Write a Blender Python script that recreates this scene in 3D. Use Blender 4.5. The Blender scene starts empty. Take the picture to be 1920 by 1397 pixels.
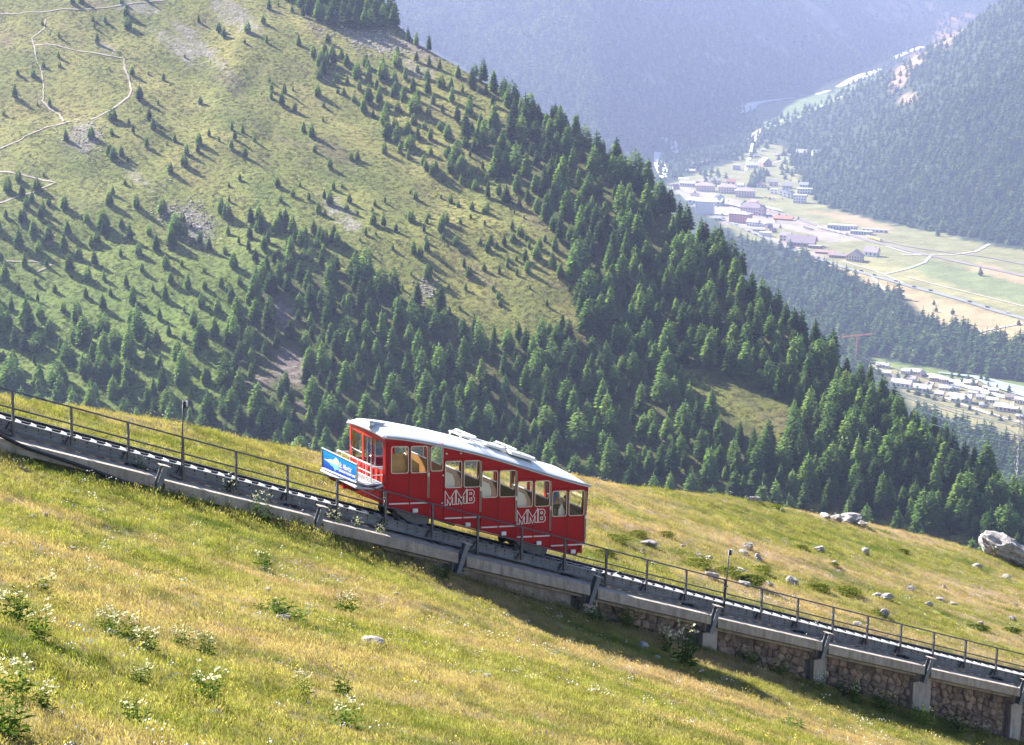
import bpy, math, random
import numpy as np
from mathutils import Vector, Matrix
random.seed(7); RNG = np.random.default_rng(11)
SC = bpy.context.scene
COL = SC.collection
# ------------------------------------------------------------------ camera, sky, sun, exposure
F, CX, CY = 4000.0, 960.0, 698.5
PITCH, ROLL = math.radians(12.0), math.radians(1.0)
FWD = np.array([0, math.cos(PITCH), -math.sin(PITCH)])
_r0 = np.array([1., 0, 0]); _u0 = np.cross(_r0, FWD)
UP = _u0*math.cos(ROLL) - _r0*math.sin(ROLL)
RIGHT = _r0*math.cos(ROLL) + _u0*math.sin(ROLL)
cam_d = bpy.data.cameras.new('camera'); cam = bpy.data.objects.new('camera', cam_d); COL.objects.link(cam)
cam_d.sensor_width = 36.0; cam_d.lens = 36.0*F/1920.0
cam_d.clip_start = 0.5; cam_d.clip_end = 30000.0
cam.matrix_world = Matrix(((RIGHT[0], UP[0], -FWD[0], 0), (RIGHT[1], UP[1], -FWD[1], 0), (RIGHT[2], UP[2], -FWD[2], 0), (0, 0, 0, 1)))
SC.camera = cam
SUN_AZ, SUN_EL = math.radians(-50.0), math.radians(35.0)     # azimuth from +Y, clockwise
world = bpy.data.worlds.new('World'); SC.world = world; world.use_nodes = True
wn = world.node_tree.nodes; wn.clear()
_sky = wn.new('ShaderNodeTexSky'); _sky.sky_type = 'NISHITA'; _sky.sun_disc = False
_sky.sun_elevation = SUN_EL; _sky.sun_rotation = SUN_AZ; _sky.altitude = 2300
_bg = wn.new('ShaderNodeBackground'); _bg.inputs[1].default_value = 0.055
_wo = wn.new('ShaderNodeOutputWorld')
world.node_tree.links.new(_sky.outputs[0], _bg.inputs[0]); world.node_tree.links.new(_bg.outputs[0], _wo.inputs[0])
sun_d = bpy.data.lights.new('sun', 'SUN'); sun_d.energy = 5.0; sun_d.angle = math.radians(0.53); sun_d.color = (1.0, 0.95, 0.86)
sun = bpy.data.objects.new('sun', sun_d); COL.objects.link(sun)
SUN_DIR = Vector((math.sin(SUN_AZ)*math.cos(SUN_EL), math.cos(SUN_AZ)*math.cos(SUN_EL), math.sin(SUN_EL)))
sun.rotation_euler = SUN_DIR.to_track_quat('Z', 'Y').to_euler()
SC.view_settings.view_transform = 'Standard'; SC.view_settings.look = 'None'
SC.view_settings.gamma = 1.0; SC.view_settings.use_curve_mapping = False
SC.view_settings.exposure = 2.05
SC.render.engine = 'CYCLES'
cy = SC.cycles
cy.use_denoising = True; cy.denoising_input_passes = 'RGB_ALBEDO_NORMAL'
cy.max_bounces = 6; cy.diffuse_bounces = 2; cy.glossy_bounces = 2; cy.transmission_bounces = 4; cy.volume_bounces = 0
cy.transparent_max_bounces = 8; cy.use_adaptive_sampling = True; cy.adaptive_threshold = 0.01
cy.caustics_reflective = False; cy.caustics_refractive = False
HAZE_DENSITY = 0.85e-4

# ------------------------------------------------------------------ helpers
def ray(px, py):
    px = np.asarray(px, float); py = np.asarray(py, float)
    return FWD + RIGHT*((px-CX)/F)[..., None] - UP*((py-CY)/F)[..., None]
def proj(p):
    p = np.asarray(p, float); d = p@FWD
    return CX + F*(p@RIGHT)/d, CY - F*(p@UP)/d, d
def fbm_lattice(seed):
    return np.random.default_rng(seed).random((256, 256))
_L = {}
def vnoise(x, y, seed):
    if seed not in _L: _L[seed] = fbm_lattice(seed)
    L = _L[seed]; xi = np.floor(x).astype(int); yi = np.floor(y).astype(int)
    fx = x-xi; fy = y-yi; fx = fx*fx*(3-2*fx); fy = fy*fy*(3-2*fy)
    a = L[xi & 255, yi & 255]; b = L[(xi+1) & 255, yi & 255]; c = L[xi & 255, (yi+1) & 255]; d = L[(xi+1) & 255, (yi+1) & 255]
    return (a*(1-fx)+b*fx)*(1-fy) + (c*(1-fx)+d*fx)*fy - 0.5
def fbm(x, y, seed, octv=4):
    s = 0; a = 1.0
    for i in range(octv):
        s = s + a*vnoise(x*2**i+i*17.3, y*2**i+i*9.1, seed); a *= 0.5
    return s
def tag(o, label=None, cat=None, group=None, kind=None):
    if label: o['label'] = label
    if cat: o['category'] = cat
    if group: o['group'] = group
    if kind: o['kind'] = kind
    return o
def empty(name, loc, label, cat, group=None):
    o = bpy.data.objects.new(name, None); COL.objects.link(o); o.location = loc; o.empty_display_size = 0.2
    return tag(o, label, cat, group)
def mesh(name, v, f, mats=(), smooth=False, midx=None):
    me = bpy.data.meshes.new(name)
    me.from_pydata(v if isinstance(v, list) else v.tolist(), [], f if isinstance(f, list) else f.tolist())
    for m in (mats if isinstance(mats, (list, tuple)) else [mats]): me.materials.append(m)
    if midx is not None: me.polygons.foreach_set('material_index', midx)
    if smooth: me.polygons.foreach_set('use_smooth', [True]*len(me.polygons))
    me.update(); return me
def link(name, me, parent=None, loc=None):
    o = bpy.data.objects.new(name, me); COL.objects.link(o)
    if parent is not None: o.parent = parent
    if loc is not None: o.location = loc
    return o
class MB:
    def __init__(s, org=(0, 0, 0)): s.v = []; s.f = []; s.org = np.array(org, float)
    def add(s, v, f):
        n = len(s.v); s.v += [tuple(np.asarray(a, float)-s.org) for a in v]; s.f += [tuple(i+n for i in q) for q in f]; return s
    def prism(s, poly, vec):
        poly = [np.asarray(a, float) for a in poly]; vec = np.asarray(vec, float); n = len(poly)
        v = poly + [a+vec for a in poly]
        f = [tuple(range(n))[::-1], tuple(range(n, 2*n))] + [(i, (i+1) % n, n+(i+1) % n, n+i) for i in range(n)]
        return s.add(v, f)
    def box(s, c, ax, ay, az):
        c = np.asarray(c, float); ax, ay, az = (np.asarray(a, float)/2 for a in (ax, ay, az))
        return s.prism([c-ax-ay-az, c+ax-ay-az, c+ax+ay-az, c-ax+ay-az], az*2)
    def tube(s, p, r, n=8, r2=None):
        pts = [np.asarray(a, float) for a in p]; v = []; f = []; prev = None
        for i, a in enumerate(pts):
            d = pts[min(i+1, len(pts)-1)]-pts[max(i-1, 0)]; d = d/(np.linalg.norm(d)+1e-9)
            if prev is None:
                u = np.cross(d, [0, 0, 1.]); u = u if np.linalg.norm(u) > 1e-3 else np.array([1., 0, 0])
            else: u = prev-d*(prev@d)
            u = u/np.linalg.norm(u); prev = u; w = np.cross(d, u)
            rr = r if r2 is None else r+(r2-r)*i/(len(pts)-1)
            for k in range(n):
                t = 2*math.pi*k/n; v.append(a+rr*(u*math.cos(t)+w*math.sin(t)))
        for i in range(len(pts)-1):
            for k in range(n): f.append((i*n+k, i*n+(k+1) % n, (i+1)*n+(k+1) % n, (i+1)*n+k))
        f.append(tuple(range(n))[::-1]); f.append(tuple(range((len(pts)-1)*n, len(pts)*n)))
        return s.add(v, f)
    def build(s, name, mat, parent=None, label=None, smooth=False, kind=None, bevel=0):
        o = link(name, mesh(name, s.v, s.f, mat, smooth), parent)
        if parent is None: o.location = s.org
        if label: o['label'] = label
        if kind: o['kind'] = kind
        if bevel:
            b = o.modifiers.new('bevel', 'BEVEL'); b.width = bevel; b.segments = 2; b.limit_method = 'ANGLE'
        return o
# ------------------------------------------------------------------ materials
def new_mat(name):
    m = bpy.data.materials.new(name); m.use_nodes = True; nt = m.node_tree; nt.nodes.clear()
    out = nt.nodes.new('ShaderNodeOutputMaterial'); return m, nt, out
def N(nt, t, **kw):
    n = nt.nodes.new(t)
    for k, v in kw.items():
        if k.startswith('i_'):
            n.inputs[k[2:].replace('_', ' ')].default_value = v
        else: setattr(n, k, v)
    return n
def rgba(c): return (c[0], c[1], c[2], 1.0)
def noise(nt, scale, detail=4, rough=0.55, coord=None, stretch=None, rot=0.0):
    geo = N(nt, 'ShaderNodeNewGeometry') if coord is None else None
    src = geo.outputs['Position'] if coord is None else coord
    if stretch is not None:
        r_ = N(nt, 'ShaderNodeVectorRotate', rotation_type='Z_AXIS'); r_.inputs['Angle'].default_value = rot
        nt.links.new(src, r_.inputs['Vector'])
        v_ = N(nt, 'ShaderNodeVectorMath', operation='MULTIPLY'); v_.inputs[1].default_value = stretch
        nt.links.new(r_.outputs[0], v_.inputs[0]); src = v_.outputs[0]
    n = N(nt, 'ShaderNodeTexNoise'); n.inputs['Scale'].default_value = scale; n.inputs['Detail'].default_value = detail; n.inputs['Roughness'].default_value = rough
    nt.links.new(src, n.inputs['Vector']); return n.outputs['Fac']
def ramp(nt, fac, stops):
    r = N(nt, 'ShaderNodeValToRGB'); e = r.color_ramp.elements
    while len(e) < len(stops): e.new(0.5)
    for i, (p, c) in enumerate(stops):
        e[i].position = p; e[i].color = rgba(c) if hasattr(c, '__len__') else (c, c, c, 1)
    nt.links.new(fac, r.inputs[0]); return r.outputs[0]
def mix(nt, fac, a, b, mode='MIX'):
    m = N(nt, 'ShaderNodeMix', data_type='RGBA', blend_type=mode)
    for sock, val in ((m.inputs[0], fac), (m.inputs[6], a), (m.inputs[7], b)):
        if hasattr(val, 'is_output'): nt.links.new(val, sock)
        elif hasattr(val, '__len__'): sock.default_value = rgba(val)
        else: sock.default_value = val
    return m.outputs[2]
def bump(nt, fac, strength, dist):
    b = N(nt, 'ShaderNodeBump'); b.inputs['Strength'].default_value = strength; b.inputs['Distance'].default_value = dist
    nt.links.new(fac, b.inputs['Height']); return b.outputs[0]
def bsdf(nt, out, col, rough=0.7, metal=0.0, normal=None, spec=0.5, coat=0.0):
    p = N(nt, 'ShaderNodeBsdfPrincipled'); p.inputs['Roughness'].default_value = rough; p.inputs['Metallic'].default_value = metal
    p.inputs['Specular IOR Level'].default_value = spec; p.inputs['Coat Weight'].default_value = coat
    if hasattr(col, 'is_output'): nt.links.new(col, p.inputs['Base Color'])
    else: p.inputs['Base Color'].default_value = rgba(col)
    if normal is not None: nt.links.new(normal, p.inputs['Normal'])
    nt.links.new(p.outputs[0], out.inputs[0]); return p
def mat(name, c, c2=None, scale=3.0, rough=0.6, metal=0.0, bmp=0.0, bdist=0.01, spec=0.5, lo=0.35, hi=0.65, coat=0.0, island=False):
    m, nt, out = new_mat(name)
    nf = noise(nt, scale, 6, 0.6)
    col = ramp(nt, nf, [(lo, c), (hi, c2 or tuple(x*0.82 for x in c))])
    if island:
        oi = N(nt, 'ShaderNodeObjectInfo')
        col = mix(nt, 1.0, col, ramp(nt, oi.outputs['Random'], [(0, (0.55, 0.5, 0.48)), (0.5, (1, 0.95, 0.9)), (1, (1.35, 1.2, 1.1))]), 'MULTIPLY')
    nrm = bump(nt, noise(nt, scale*4, 5), bmp, bdist) if bmp else None
    bsdf(nt, out, col, rough, metal, nrm, spec, coat); return m
def concrete(name, c, c2):
    m, nt, out = new_mat(name)
    col = ramp(nt, noise(nt, 1.6, 6, 0.65), [(0.3, c2), (0.62, c)])
    col = mix(nt, ramp(nt, noise(nt, 1.0, 5, 0.7, stretch=(5, 5, 0.5)), [(0.5, 0.0), (0.72, 0.75)]), col, (0.13, 0.105, 0.085))
    col = mix(nt, ramp(nt, noise(nt, 1.2, 4, 0.6, stretch=(4, 4, 0.7), rot=1.0), [(0.56, 0.0), (0.7, 0.5)]), col, (0.55, 0.50, 0.45))
    col = mix(nt, ramp(nt, noise(nt, 9, 3, 0.6), [(0.62, 0.0), (0.72, 0.6)]), col, (0.16, 0.15, 0.11))
    bsdf(nt, out, col, 0.92, 0, bump(nt, noise(nt, 7, 6, 0.7), 0.7, 0.03)); return m
def leaf_mat(name, stops, trans=0.35, big=None, rnd=0.35, bigscale=0.1, tcol=(1.0, 1.0, 0.45)):
    """thin foliage: diffuse and translucent; colour differs by plant and by patch"""
    m, nt, out = new_mat(name)
    oi = N(nt, 'ShaderNodeObjectInfo')
    col = ramp(nt, oi.outputs['Random'], stops)
    if big: col = big(nt, col)
    br = ramp(nt, noise(nt, 1.3 if bigscale > 0.05 else 0.25, 3), [(0.3, 1-rnd), (0.7, 1+rnd)])
    col = mix(nt, 1.0, col, br, 'MULTIPLY')
    d = N(nt, 'ShaderNodeBsdfDiffuse'); t = N(nt, 'ShaderNodeBsdfTranslucent'); x = N(nt, 'ShaderNodeMixShader')
    x.inputs[0].default_value = trans
    nt.links.new(col, d.inputs[0]); nt.links.new(mix(nt, 1.0, col, tcol, 'MULTIPLY'), t.inputs[0])
    nt.links.new(d.outputs[0], x.inputs[1]); nt.links.new(t.outputs[0], x.inputs[2]); nt.links.new(x.outputs[0], out.inputs[0])
    return m
def plain(name, c, rough=0.6, metal=0.0, spec=0.5):
    m, nt, out = new_mat(name); bsdf(nt, out, c, rough, metal, None, spec); return m
MT = {}
MT['steel'] = mat('galvanised_steel', (0.21, 0.22, 0.25), (0.13, 0.14, 0.165), 2.5, 0.55, 0.3, 0.15, 0.004)
MT['tread'] = mat('pale_galvanised_tread', (0.55, 0.55, 0.56), (0.42, 0.42, 0.44), 5, 0.6)
MT['steel_dark'] = mat('dark_steel', (0.06, 0.06, 0.07), (0.035, 0.033, 0.036), 4, 0.6, 0.3)
MT['rail_tube'] = mat('railing_steel', (0.12, 0.12, 0.145), (0.075, 0.075, 0.09), 6, 0.45, 0.5)
MT['rust'] = mat('rusty_rail_side', (0.055, 0.04, 0.034), (0.03, 0.024, 0.022), 8, 0.8)
MT['rail_top'] = plain('polished_rail', (0.5, 0.5, 0.52), 0.28, 0.9)
MT['concrete'] = concrete('weathered_concrete', (0.46, 0.39, 0.33), (0.29, 0.24, 0.205))
MT['pier'] = concrete('pale_concrete', (0.50, 0.43, 0.38), (0.36, 0.30, 0.27))
MT['stone'] = mat('wall_stone', (0.36, 0.28, 0.225), (0.17, 0.13, 0.11), 5, 0.9, 0, 0.9, 0.03, island=True)
MT['mortar'] = mat('wall_mortar', (0.17, 0.145, 0.125), (0.09, 0.075, 0.068), 4, 0.95, 0, 0.8, 0.03)
MT['rock'] = mat('grey_granite', (0.46, 0.43, 0.41), (0.20, 0.18, 0.175), 2.6, 0.9, 0, 0.9, 0.05)
MT['red'] = mat('red_car_paint', (0.42, 0.003, 0.009), (0.33, 0.003, 0.008), 1.4, 0.42, 0, spec=0.22, lo=.3, hi=.75)
MT['red_sunlit'] = mat('red_car_paint_sunlit', (0.62, 0.035, 0.012), (0.52, 0.022, 0.010), 1.5, 0.45)  # same red as the sides, with sunlight put into a brighter, more orange colour
MT['roof_white'] = mat('white_roof_paint', (0.80, 0.80, 0.80), (0.72, 0.72, 0.73), 1.0, 0.4)
MT['gutter'] = plain('roof_gutter_grey', (0.42, 0.44, 0.52), 0.4)
MT['white'] = plain('white_paint', (0.80, 0.79, 0.76), 0.5)
MT['alu'] = plain('aluminium_frame', (0.55, 0.55, 0.55), 0.35, 0.7)
MT['black'] = plain('black_rubber', (0.012, 0.012, 0.013), 0.6)
MT['cream'] = plain('cream_seat_panel', (0.74, 0.66, 0.57), 0.5)
MT['wood'] = mat('varnished_wood', (0.50, 0.25, 0.08), (0.36, 0.17, 0.05), 3, 0.45)
MT['brown'] = mat('brown_interior_panel', (0.10, 0.06, 0.05), (0.075, 0.045, 0.037), 3, 0.5)
MT['skin'] = plain('skin', (0.45, 0.24, 0.16), 0.5)
MT['hair'] = plain('dark_hair', (0.03, 0.02, 0.015), 0.7)
MT['shirt'] = mat('blue_shirt', (0.02, 0.20, 0.55), (0.015, 0.16, 0.45), 6, 0.8)
MT['trousers'] = plain('dark_trousers', (0.012, 0.014, 0.022), 0.85)
MT['signblue'] = None
MT['flower'] = plain('cream_blossom', (0.60, 0.58, 0.34), 0.8)
MT['bark'] = mat('conifer_bark', (0.12, 0.09, 0.07), (0.06, 0.045, 0.035), 1.5, 0.95)
def glass_mat():
    m, nt, out = new_mat('window_glass')
    t = N(nt, 'ShaderNodeBsdfTransparent'); t.inputs[0].default_value = (0.98, 0.99, 0.985, 1)
    g = N(nt, 'ShaderNodeBsdfGlossy'); g.inputs['Roughness'].default_value = 0.03
    lw = N(nt, 'ShaderNodeLayerWeight'); pw = N(nt, 'ShaderNodeMath', operation='POWER'); pw.inputs[1].default_value = 4.0
    ma = N(nt, 'ShaderNodeMath', operation='MULTIPLY_ADD'); ma.inputs[1].default_value = 0.5; ma.inputs[2].default_value = 0.025
    nt.links.new(lw.outputs['Facing'], pw.inputs[0]); nt.links.new(pw.outputs[0], ma.inputs[0])
    x = N(nt, 'ShaderNodeMixShader'); nt.links.new(ma.outputs[0], x.inputs[0]); nt.links.new(t.outputs[0], x.inputs[1]); nt.links.new(g.outputs[0], x.inputs[2])
    nt.links.new(x.outputs[0], out.inputs[0]); return m
MT['glass'] = glass_mat()
HDIR = math.atan2(0.5375, 0.8433)          # heading of the track in plan
def meadow_patches(nt, base):
    """green, yellow-green and dry pinkish-tan patches drawn out along the fall line"""
    a = noise(nt, 0.16, 5, 0.6, stretch=(0.45, 1.0, 0.6), rot=-HDIR+0.25)
    b = noise(nt, 0.55, 4, 0.6, stretch=(0.4, 1.0, 1.0), rot=-HDIR+0.25)
    dry = ramp(nt, a, [(0.45, 0.0), (0.60, 0.85)])
    c = mix(nt, dry, base, (0.47, 0.345, 0.25))
    lush = ramp(nt, b, [(0.52, 0.0), (0.66, 0.8)])
    return mix(nt, lush, c, (0.10, 0.15, 0.03))
MT['grass'] = leaf_mat('meadow_grass', [(0.0, (0.20, 0.22, 0.06)), (0.5, (0.30, 0.30, 0.095)), (0.85, (0.38, 0.345, 0.155)), (1.0, (0.50, 0.42, 0.29))], 0.5, meadow_patches, 0.35)
MT['weed'] = leaf_mat('broad_leaves', [(0.0, (0.05, 0.10, 0.018)), (1.0, (0.11, 0.17, 0.035))], 0.35)
MT['juniper'] = leaf_mat('low_shrub_leaves', [(0.0, (0.08, 0.11, 0.022)), (1.0, (0.19, 0.21, 0.045))], 0.35)
MT['larch'] = leaf_mat('larch_needles', [(0.0, (0.11, 0.18, 0.065)), (0.5, (0.17, 0.265, 0.095)), (1.0, (0.25, 0.34, 0.12))], 0.5, None, 0.2, 0.01, (0.9, 1.0, 0.5))
MT['pine'] = leaf_mat('stone_pine_needles', [(0.0, (0.06, 0.11, 0.045)), (1.0, (0.12, 0.18, 0.065))], 0.4, None, 0.2, 0.01, (0.9, 1.0, 0.5))
MT['far_tree'] = leaf_mat('spruce_needles', [(0.0, (0.05, 0.105, 0.045)), (0.6, (0.095, 0.165, 0.06)), (1.0, (0.16, 0.22, 0.075))], 0.35, None, 0.2, 0.01)
def ground_near():
    m, nt, out = new_mat('meadow_soil')
    c = ramp(nt, noise(nt, 2.5, 6, 0.65), [(0.3, (0.12, 0.115, 0.035)), (0.55, (0.24, 0.22, 0.07)), (0.75, (0.34, 0.26, 0.14))])
    c = meadow_patches(nt, c)
    fine = ramp(nt, noise(nt, 14, 4, 0.7), [(0.3, 0.55), (0.7, 1.2)])
    c = mix(nt, 1.0, c, fine, 'MULTIPLY')
    bsdf(nt, out, c, 0.95, 0, bump(nt, noise(nt, 9, 5, 0.7), 0.8, 0.12), 0.1); return m
def attr(nt, name):
    a = N(nt, 'ShaderNodeAttribute', attribute_name=name); return a.outputs['Fac'], a.outputs['Color']
def ground_hill():
    m, nt, out = new_mat('alpine_slope')
    st = (0.45, 1.0, 0.45); rt = 0.9
    g = ramp(nt, noise(nt, 0.035, 6, 0.6, stretch=st, rot=rt), [(0.3, (0.105, 0.13, 0.03)), (0.5, (0.195, 0.195, 0.05)), (0.7, (0.27, 0.235, 0.075))])
    heath = ramp(nt, noise(nt, 0.05, 5, 0.65, stretch=st, rot=rt), [(0.54, 0.0), (0.68, 0.55)])
    g = mix(nt, heath, g, (0.15, 0.11, 0.08))
    tuss = ramp(nt, noise(nt, 0.45, 4, 0.7), [(0.36, 0.30), (0.52, 1.0), (0.72, 1.35)])
    g = mix(nt, 1.0, g, tuss, 'MULTIPLY')
    lushf, _ = attr(nt, 'lush')
    g = mix(nt, lushf, g, mix(nt, 1.0, (0.135, 0.19, 0.04), tuss, 'MULTIPLY'))
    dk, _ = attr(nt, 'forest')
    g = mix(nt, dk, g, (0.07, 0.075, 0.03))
    sc, _ = attr(nt, 'scree')
    rockc = ramp(nt, noise(nt, 0.7, 5, 0.75), [(0.36, (0.10, 0.085, 0.08)), (0.5, (0.30, 0.26, 0.25)), (0.66, (0.48, 0.44, 0.43))])
    mul = N(nt, 'ShaderNodeMath', operation='MULTIPLY_ADD'); mul.inputs[1].default_value = 0.8
    nn = noise(nt, 0.16, 4, 0.7); sb = N(nt, 'ShaderNodeMath', operation='MULTIPLY_ADD'); sb.inputs[1].default_value = 2.4; sb.inputs[2].default_value = -1.5
    nt.links.new(nn, sb.inputs[0]); nt.links.new(sc, mul.inputs[0]); nt.links.new(sb.outputs[0], mul.inputs[2]); mul.use_clamp = True
    g = mix(nt, mul.outputs[0], g, rockc)
    cf, _ = attr(nt, 'cliff')
    g = mix(nt, cf, g, ramp(nt, noise(nt, 0.3, 5, 0.7), [(0.35, (0.11, 0.085, 0.075)), (0.65, (0.27, 0.22, 0.20))]))
    bsdf(nt, out, g, 0.95, 0, bump(nt, noise(nt, 0.5, 6, 0.75), 1.0, 1.2), 0.1); return m
def ground_valley():
    m, nt, out = new_mat('valley_ground')
    _, c = attr(nt, 'col')
    v = ramp(nt, noise(nt, 0.02, 6, 0.65), [(0.3, 0.72), (0.7, 1.25)])
    c = mix(nt, 1.0, c, v, 'MULTIPLY')
    bsdf(nt, out, c, 0.95, 0, bump(nt, noise(nt, 0.06, 6, 0.7), 0.8, 4.0), 0.1); return m

# ------------------------------------------------------------------ track frame: h along in plan, t across (away from camera), w above girder foot
A = np.array([-14.05094, 58.51993, -13.26945]); HV = np.array([0.84325794, 0.53750912, 0]); NV = np.array([-0.53750912, 0.84325794, 0]); ZV = np.array([0, 0, 1.])
STEP = 1.715170
def ztrack(h):
    k = np.clip(np.asarray(h, float)/STEP, -14, 38); return A[2]-1.11-0.36586*np.asarray(h, float) + 0.00085*(k-11.5)**2 - 0.05
def TP(k, t, w):
    h = k*STEP; return A*[1, 1, 0] + HV*h + NV*t + ZV*(ztrack(h)+w)
def ht(x, y):
    dx = x-A[0]; dy = y-A[1]; return dx*HV[0]+dy*HV[1], dx*NV[0]+dy*NV[1]
# skyline of the meadow behind the track
SKY = [(-150, 700), (0, 730), (150, 753), (300, 783), (450, 813), (600, 840), (700, 853), (850, 868), (1000, 881), (1100, 890), (1250, 911), (1400, 931), (1500, 951), (1600, 971), (1700, 994), (1800, 1018), (1920, 1056), (2100, 1110)]
WB = 0.05
_te = []
for sx, sy in SKY:
    r_ = ray(sx, sy); lo, hi = 45.0, 400.0
    ds = np.linspace(50, 260, 4000); P_ = ds[:, None]*r_; h_, t_ = ht(P_[:, 0], P_[:, 1])
    below = P_[:, 2] < ztrack(h_)+WB+0.10*(t_-2.3)
    i_ = int(np.argmax(below)) if below.any() else 0
    _te.append((h_[i_], t_[i_]))
_te.sort(); TEH = np.array([a for a, b in _te]); TET = np.array([b for a, b in _te])
FK = [-40, 0, 5, 8, 11, 14, 17, 20, 23, 40]; FW = [-.62, -.62, -.62, -.98, -1.22, -1.5, -1.85, -2.1, -2.45, -3.2]
def near_w(h, t):
    k = h/STEP
    front = np.interp(k, FK, FW)
    depth = np.clip(-t-0.6, 0, None)
    wf = front - 0.35*(1-np.exp(-depth/2.5)) + 0.10*np.clip(depth-9, 0, 60)*0.5
    te = np.interp(h, TEH, TET)
    s = np.clip(t-te+1.2, 0, None)
    wb = WB + 0.10*(np.clip(t, 2.3, None)-2.3) - 0.85*(np.sqrt(s*s+4.0)-2.0)
    wb = np.where(t < 2.6, WB-0.12, wb)
    m = np.clip((t+0.35)/0.9, 0, 1); m = m*m*(3-2*m)
    w = wf*(1-m)+wb*m
    w = np.where((t > -0.1) & (t < 2.3), np.minimum(w, -0.5), w)
    n = 0.22*fbm(h*0.22, t*0.34, 3, 4) + 0.07*fbm(h*1.1, t*1.4, 5, 3)
    fade = np.clip(np.abs(t-0.8)/3.0-0.5, 0, 1)
    return w + n*(0.15+0.85*fade)
def near_z(x, y):
    h, t = ht(x, y); return ztrack(h)+near_w(h, t)
# ------------------------------------------------------------------ alpine slope across the gully
HP = [(0, 760, 800.), (1500, 950, 760.)]
_p0 = ray(*HP[0][:2])*HP[0][2]; _p1 = ray(*HP[1][:2])*HP[1][2]
GY = 0.42
GX = ((_p1[2]-_p0[2])-GY*(_p1[1]-_p0[1]))/(_p1[0]-_p0[0])
def hill_plane(x, y): return _p0[2]+GX*(x-_p0[0])+GY*(y-_p0[1])
RIDGE_PX = [(560, -200), (660, -60), (720, 30), (780, 80), (835, 112), (900, 152), (960, 186), (1000, 205), (1060, 238), (1100, 268), (1150, 304), (1200, 350), (1250, 400), (1300, 446), (1350, 490), (1400, 530), (1450, 575), (1500, 625), (1550, 668), (1600, 708), (1650, 748), (1700, 788), (1750, 828), (1800, 863), (1850, 898), (1920, 948), (2100, 1060), (2400, 1240)]
def plane_hit(px, py):
    r = ray(px, py); n = np.array([-GX, -GY, 1.]); c = _p0[2]-GX*_p0[0]-GY*_p0[1]
    return r*(c/(r@n))
RG = np.array([plane_hit(*p) for p in RIDGE_PX])[:, :2]
def ridge_dist(x, y):
    """signed distance beyond the ridge line (positive past it)"""
    shp = np.shape(x); x = np.ravel(x); y = np.ravel(y)
    best = np.full(x.shape, 1e9); sgn = np.zeros(x.shape)
    for a, b in zip(RG[:-1], RG[1:]):
        d = b-a; L2 = d@d; u = np.clip(((x-a[0])*d[0]+(y-a[1])*d[1])/L2, 0, 1)
        ex = x-a[0]-u*d[0]; ey = y-a[1]-u*d[1]; q = ex*ex+ey*ey
        cr = d[0]*(y-a[1])-d[1]*(x-a[0])
        m = q < best-1e-9; best = np.where(m, q, best); sgn = np.where(m, np.sign(cr), sgn)
    return (np.sqrt(best)*sgn).reshape(shp)
def hill_z(x, y):
    s = ridge_dist(x, y)
    near = np.clip(-s/70.0, 0, 1)
    n = (9.0*fbm(x*0.009, y*0.009, 21, 3) + 2.6*fbm(x*0.045, y*0.03, 22, 3))*(0.25+0.75*near)
    u = x*.75+y*.66; v = x*.66-y*.75
    n = n + (2.6*fbm(u*.034, v*.009, 23, 3) + 0.9*fbm(u*.11, v*.04, 24, 2))*near
    sp = np.clip(s, 0, None)
    return hill_plane(x, y) + n - 1.6*(np.sqrt(sp*sp+4**2)-4)
# ------------------------------------------------------------------ valley with its two far mountainsides
VZ = -560.0
def floor_z(x, y): return VZ + 0.05*np.clip(y-5000, 0, None)
def floor_hit(px, py):
    r = ray(px, py); ds = np.linspace(1500, 12000, 8000); P_ = ds[:, None]*r
    i = int(np.argmax(P_[:, 2] < floor_z(P_[:, 0], P_[:, 1]))); return P_[i]
RF = np.array([floor_hit(*p) for p in [(1920, 470), (1720, 425), (1640, 404), (1530, 360), (1490, 318), (1475, 285), (1440, 262), (1425, 238)]])
_rfy = np.concatenate([[1200], RF[:, 1]]); _rfx = np.concatenate([[RF[0, 0]+260], RF[:, 0]])
LF = np.array([floor_hit(*p) for p in [(1130, 345), (1200, 300), (1260, 248), (1400, 196), (1480, 178), (1600, 138), (1700, 96), (1760, 66)]])
_lfx = np.concatenate([[LF[0, 0]-900], LF[:, 0], [LF[-1, 0]+1500]]); _lfy = np.concatenate([[LF[0, 1]-250], LF[:, 1], [LF[-1, 1]+900]])
def smax(a, b, k=25.0):
    d = a-b; return 0.5*(a+b+np.sqrt(d*d+k*k))
def valley_z(x, y):
    fl = floor_z(x, y)
    xf = np.interp(y, _rfy, _rfx) + np.clip(y-RF[-1, 1]-40, 0, None)*1.7
    big = 80*fbm(x*0.0022, y*0.0013, 31, 5)
    rm = VZ-14+0.60*(x-xf) + big*np.clip((x-xf)/300, 0, 1)
    yf = np.interp(x, _lfx, _lfy)
    ly = y-yf
    lm = fl-14+0.27*ly + 1.0*big*np.clip(ly/500, 0, 1)
    z = smax(smax(fl+2.0*fbm(x*0.01, y*0.01, 33, 3), rm), lm)
    # low wooded bank above the lower village
    return np.minimum(z, 260+0.05*z)
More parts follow.
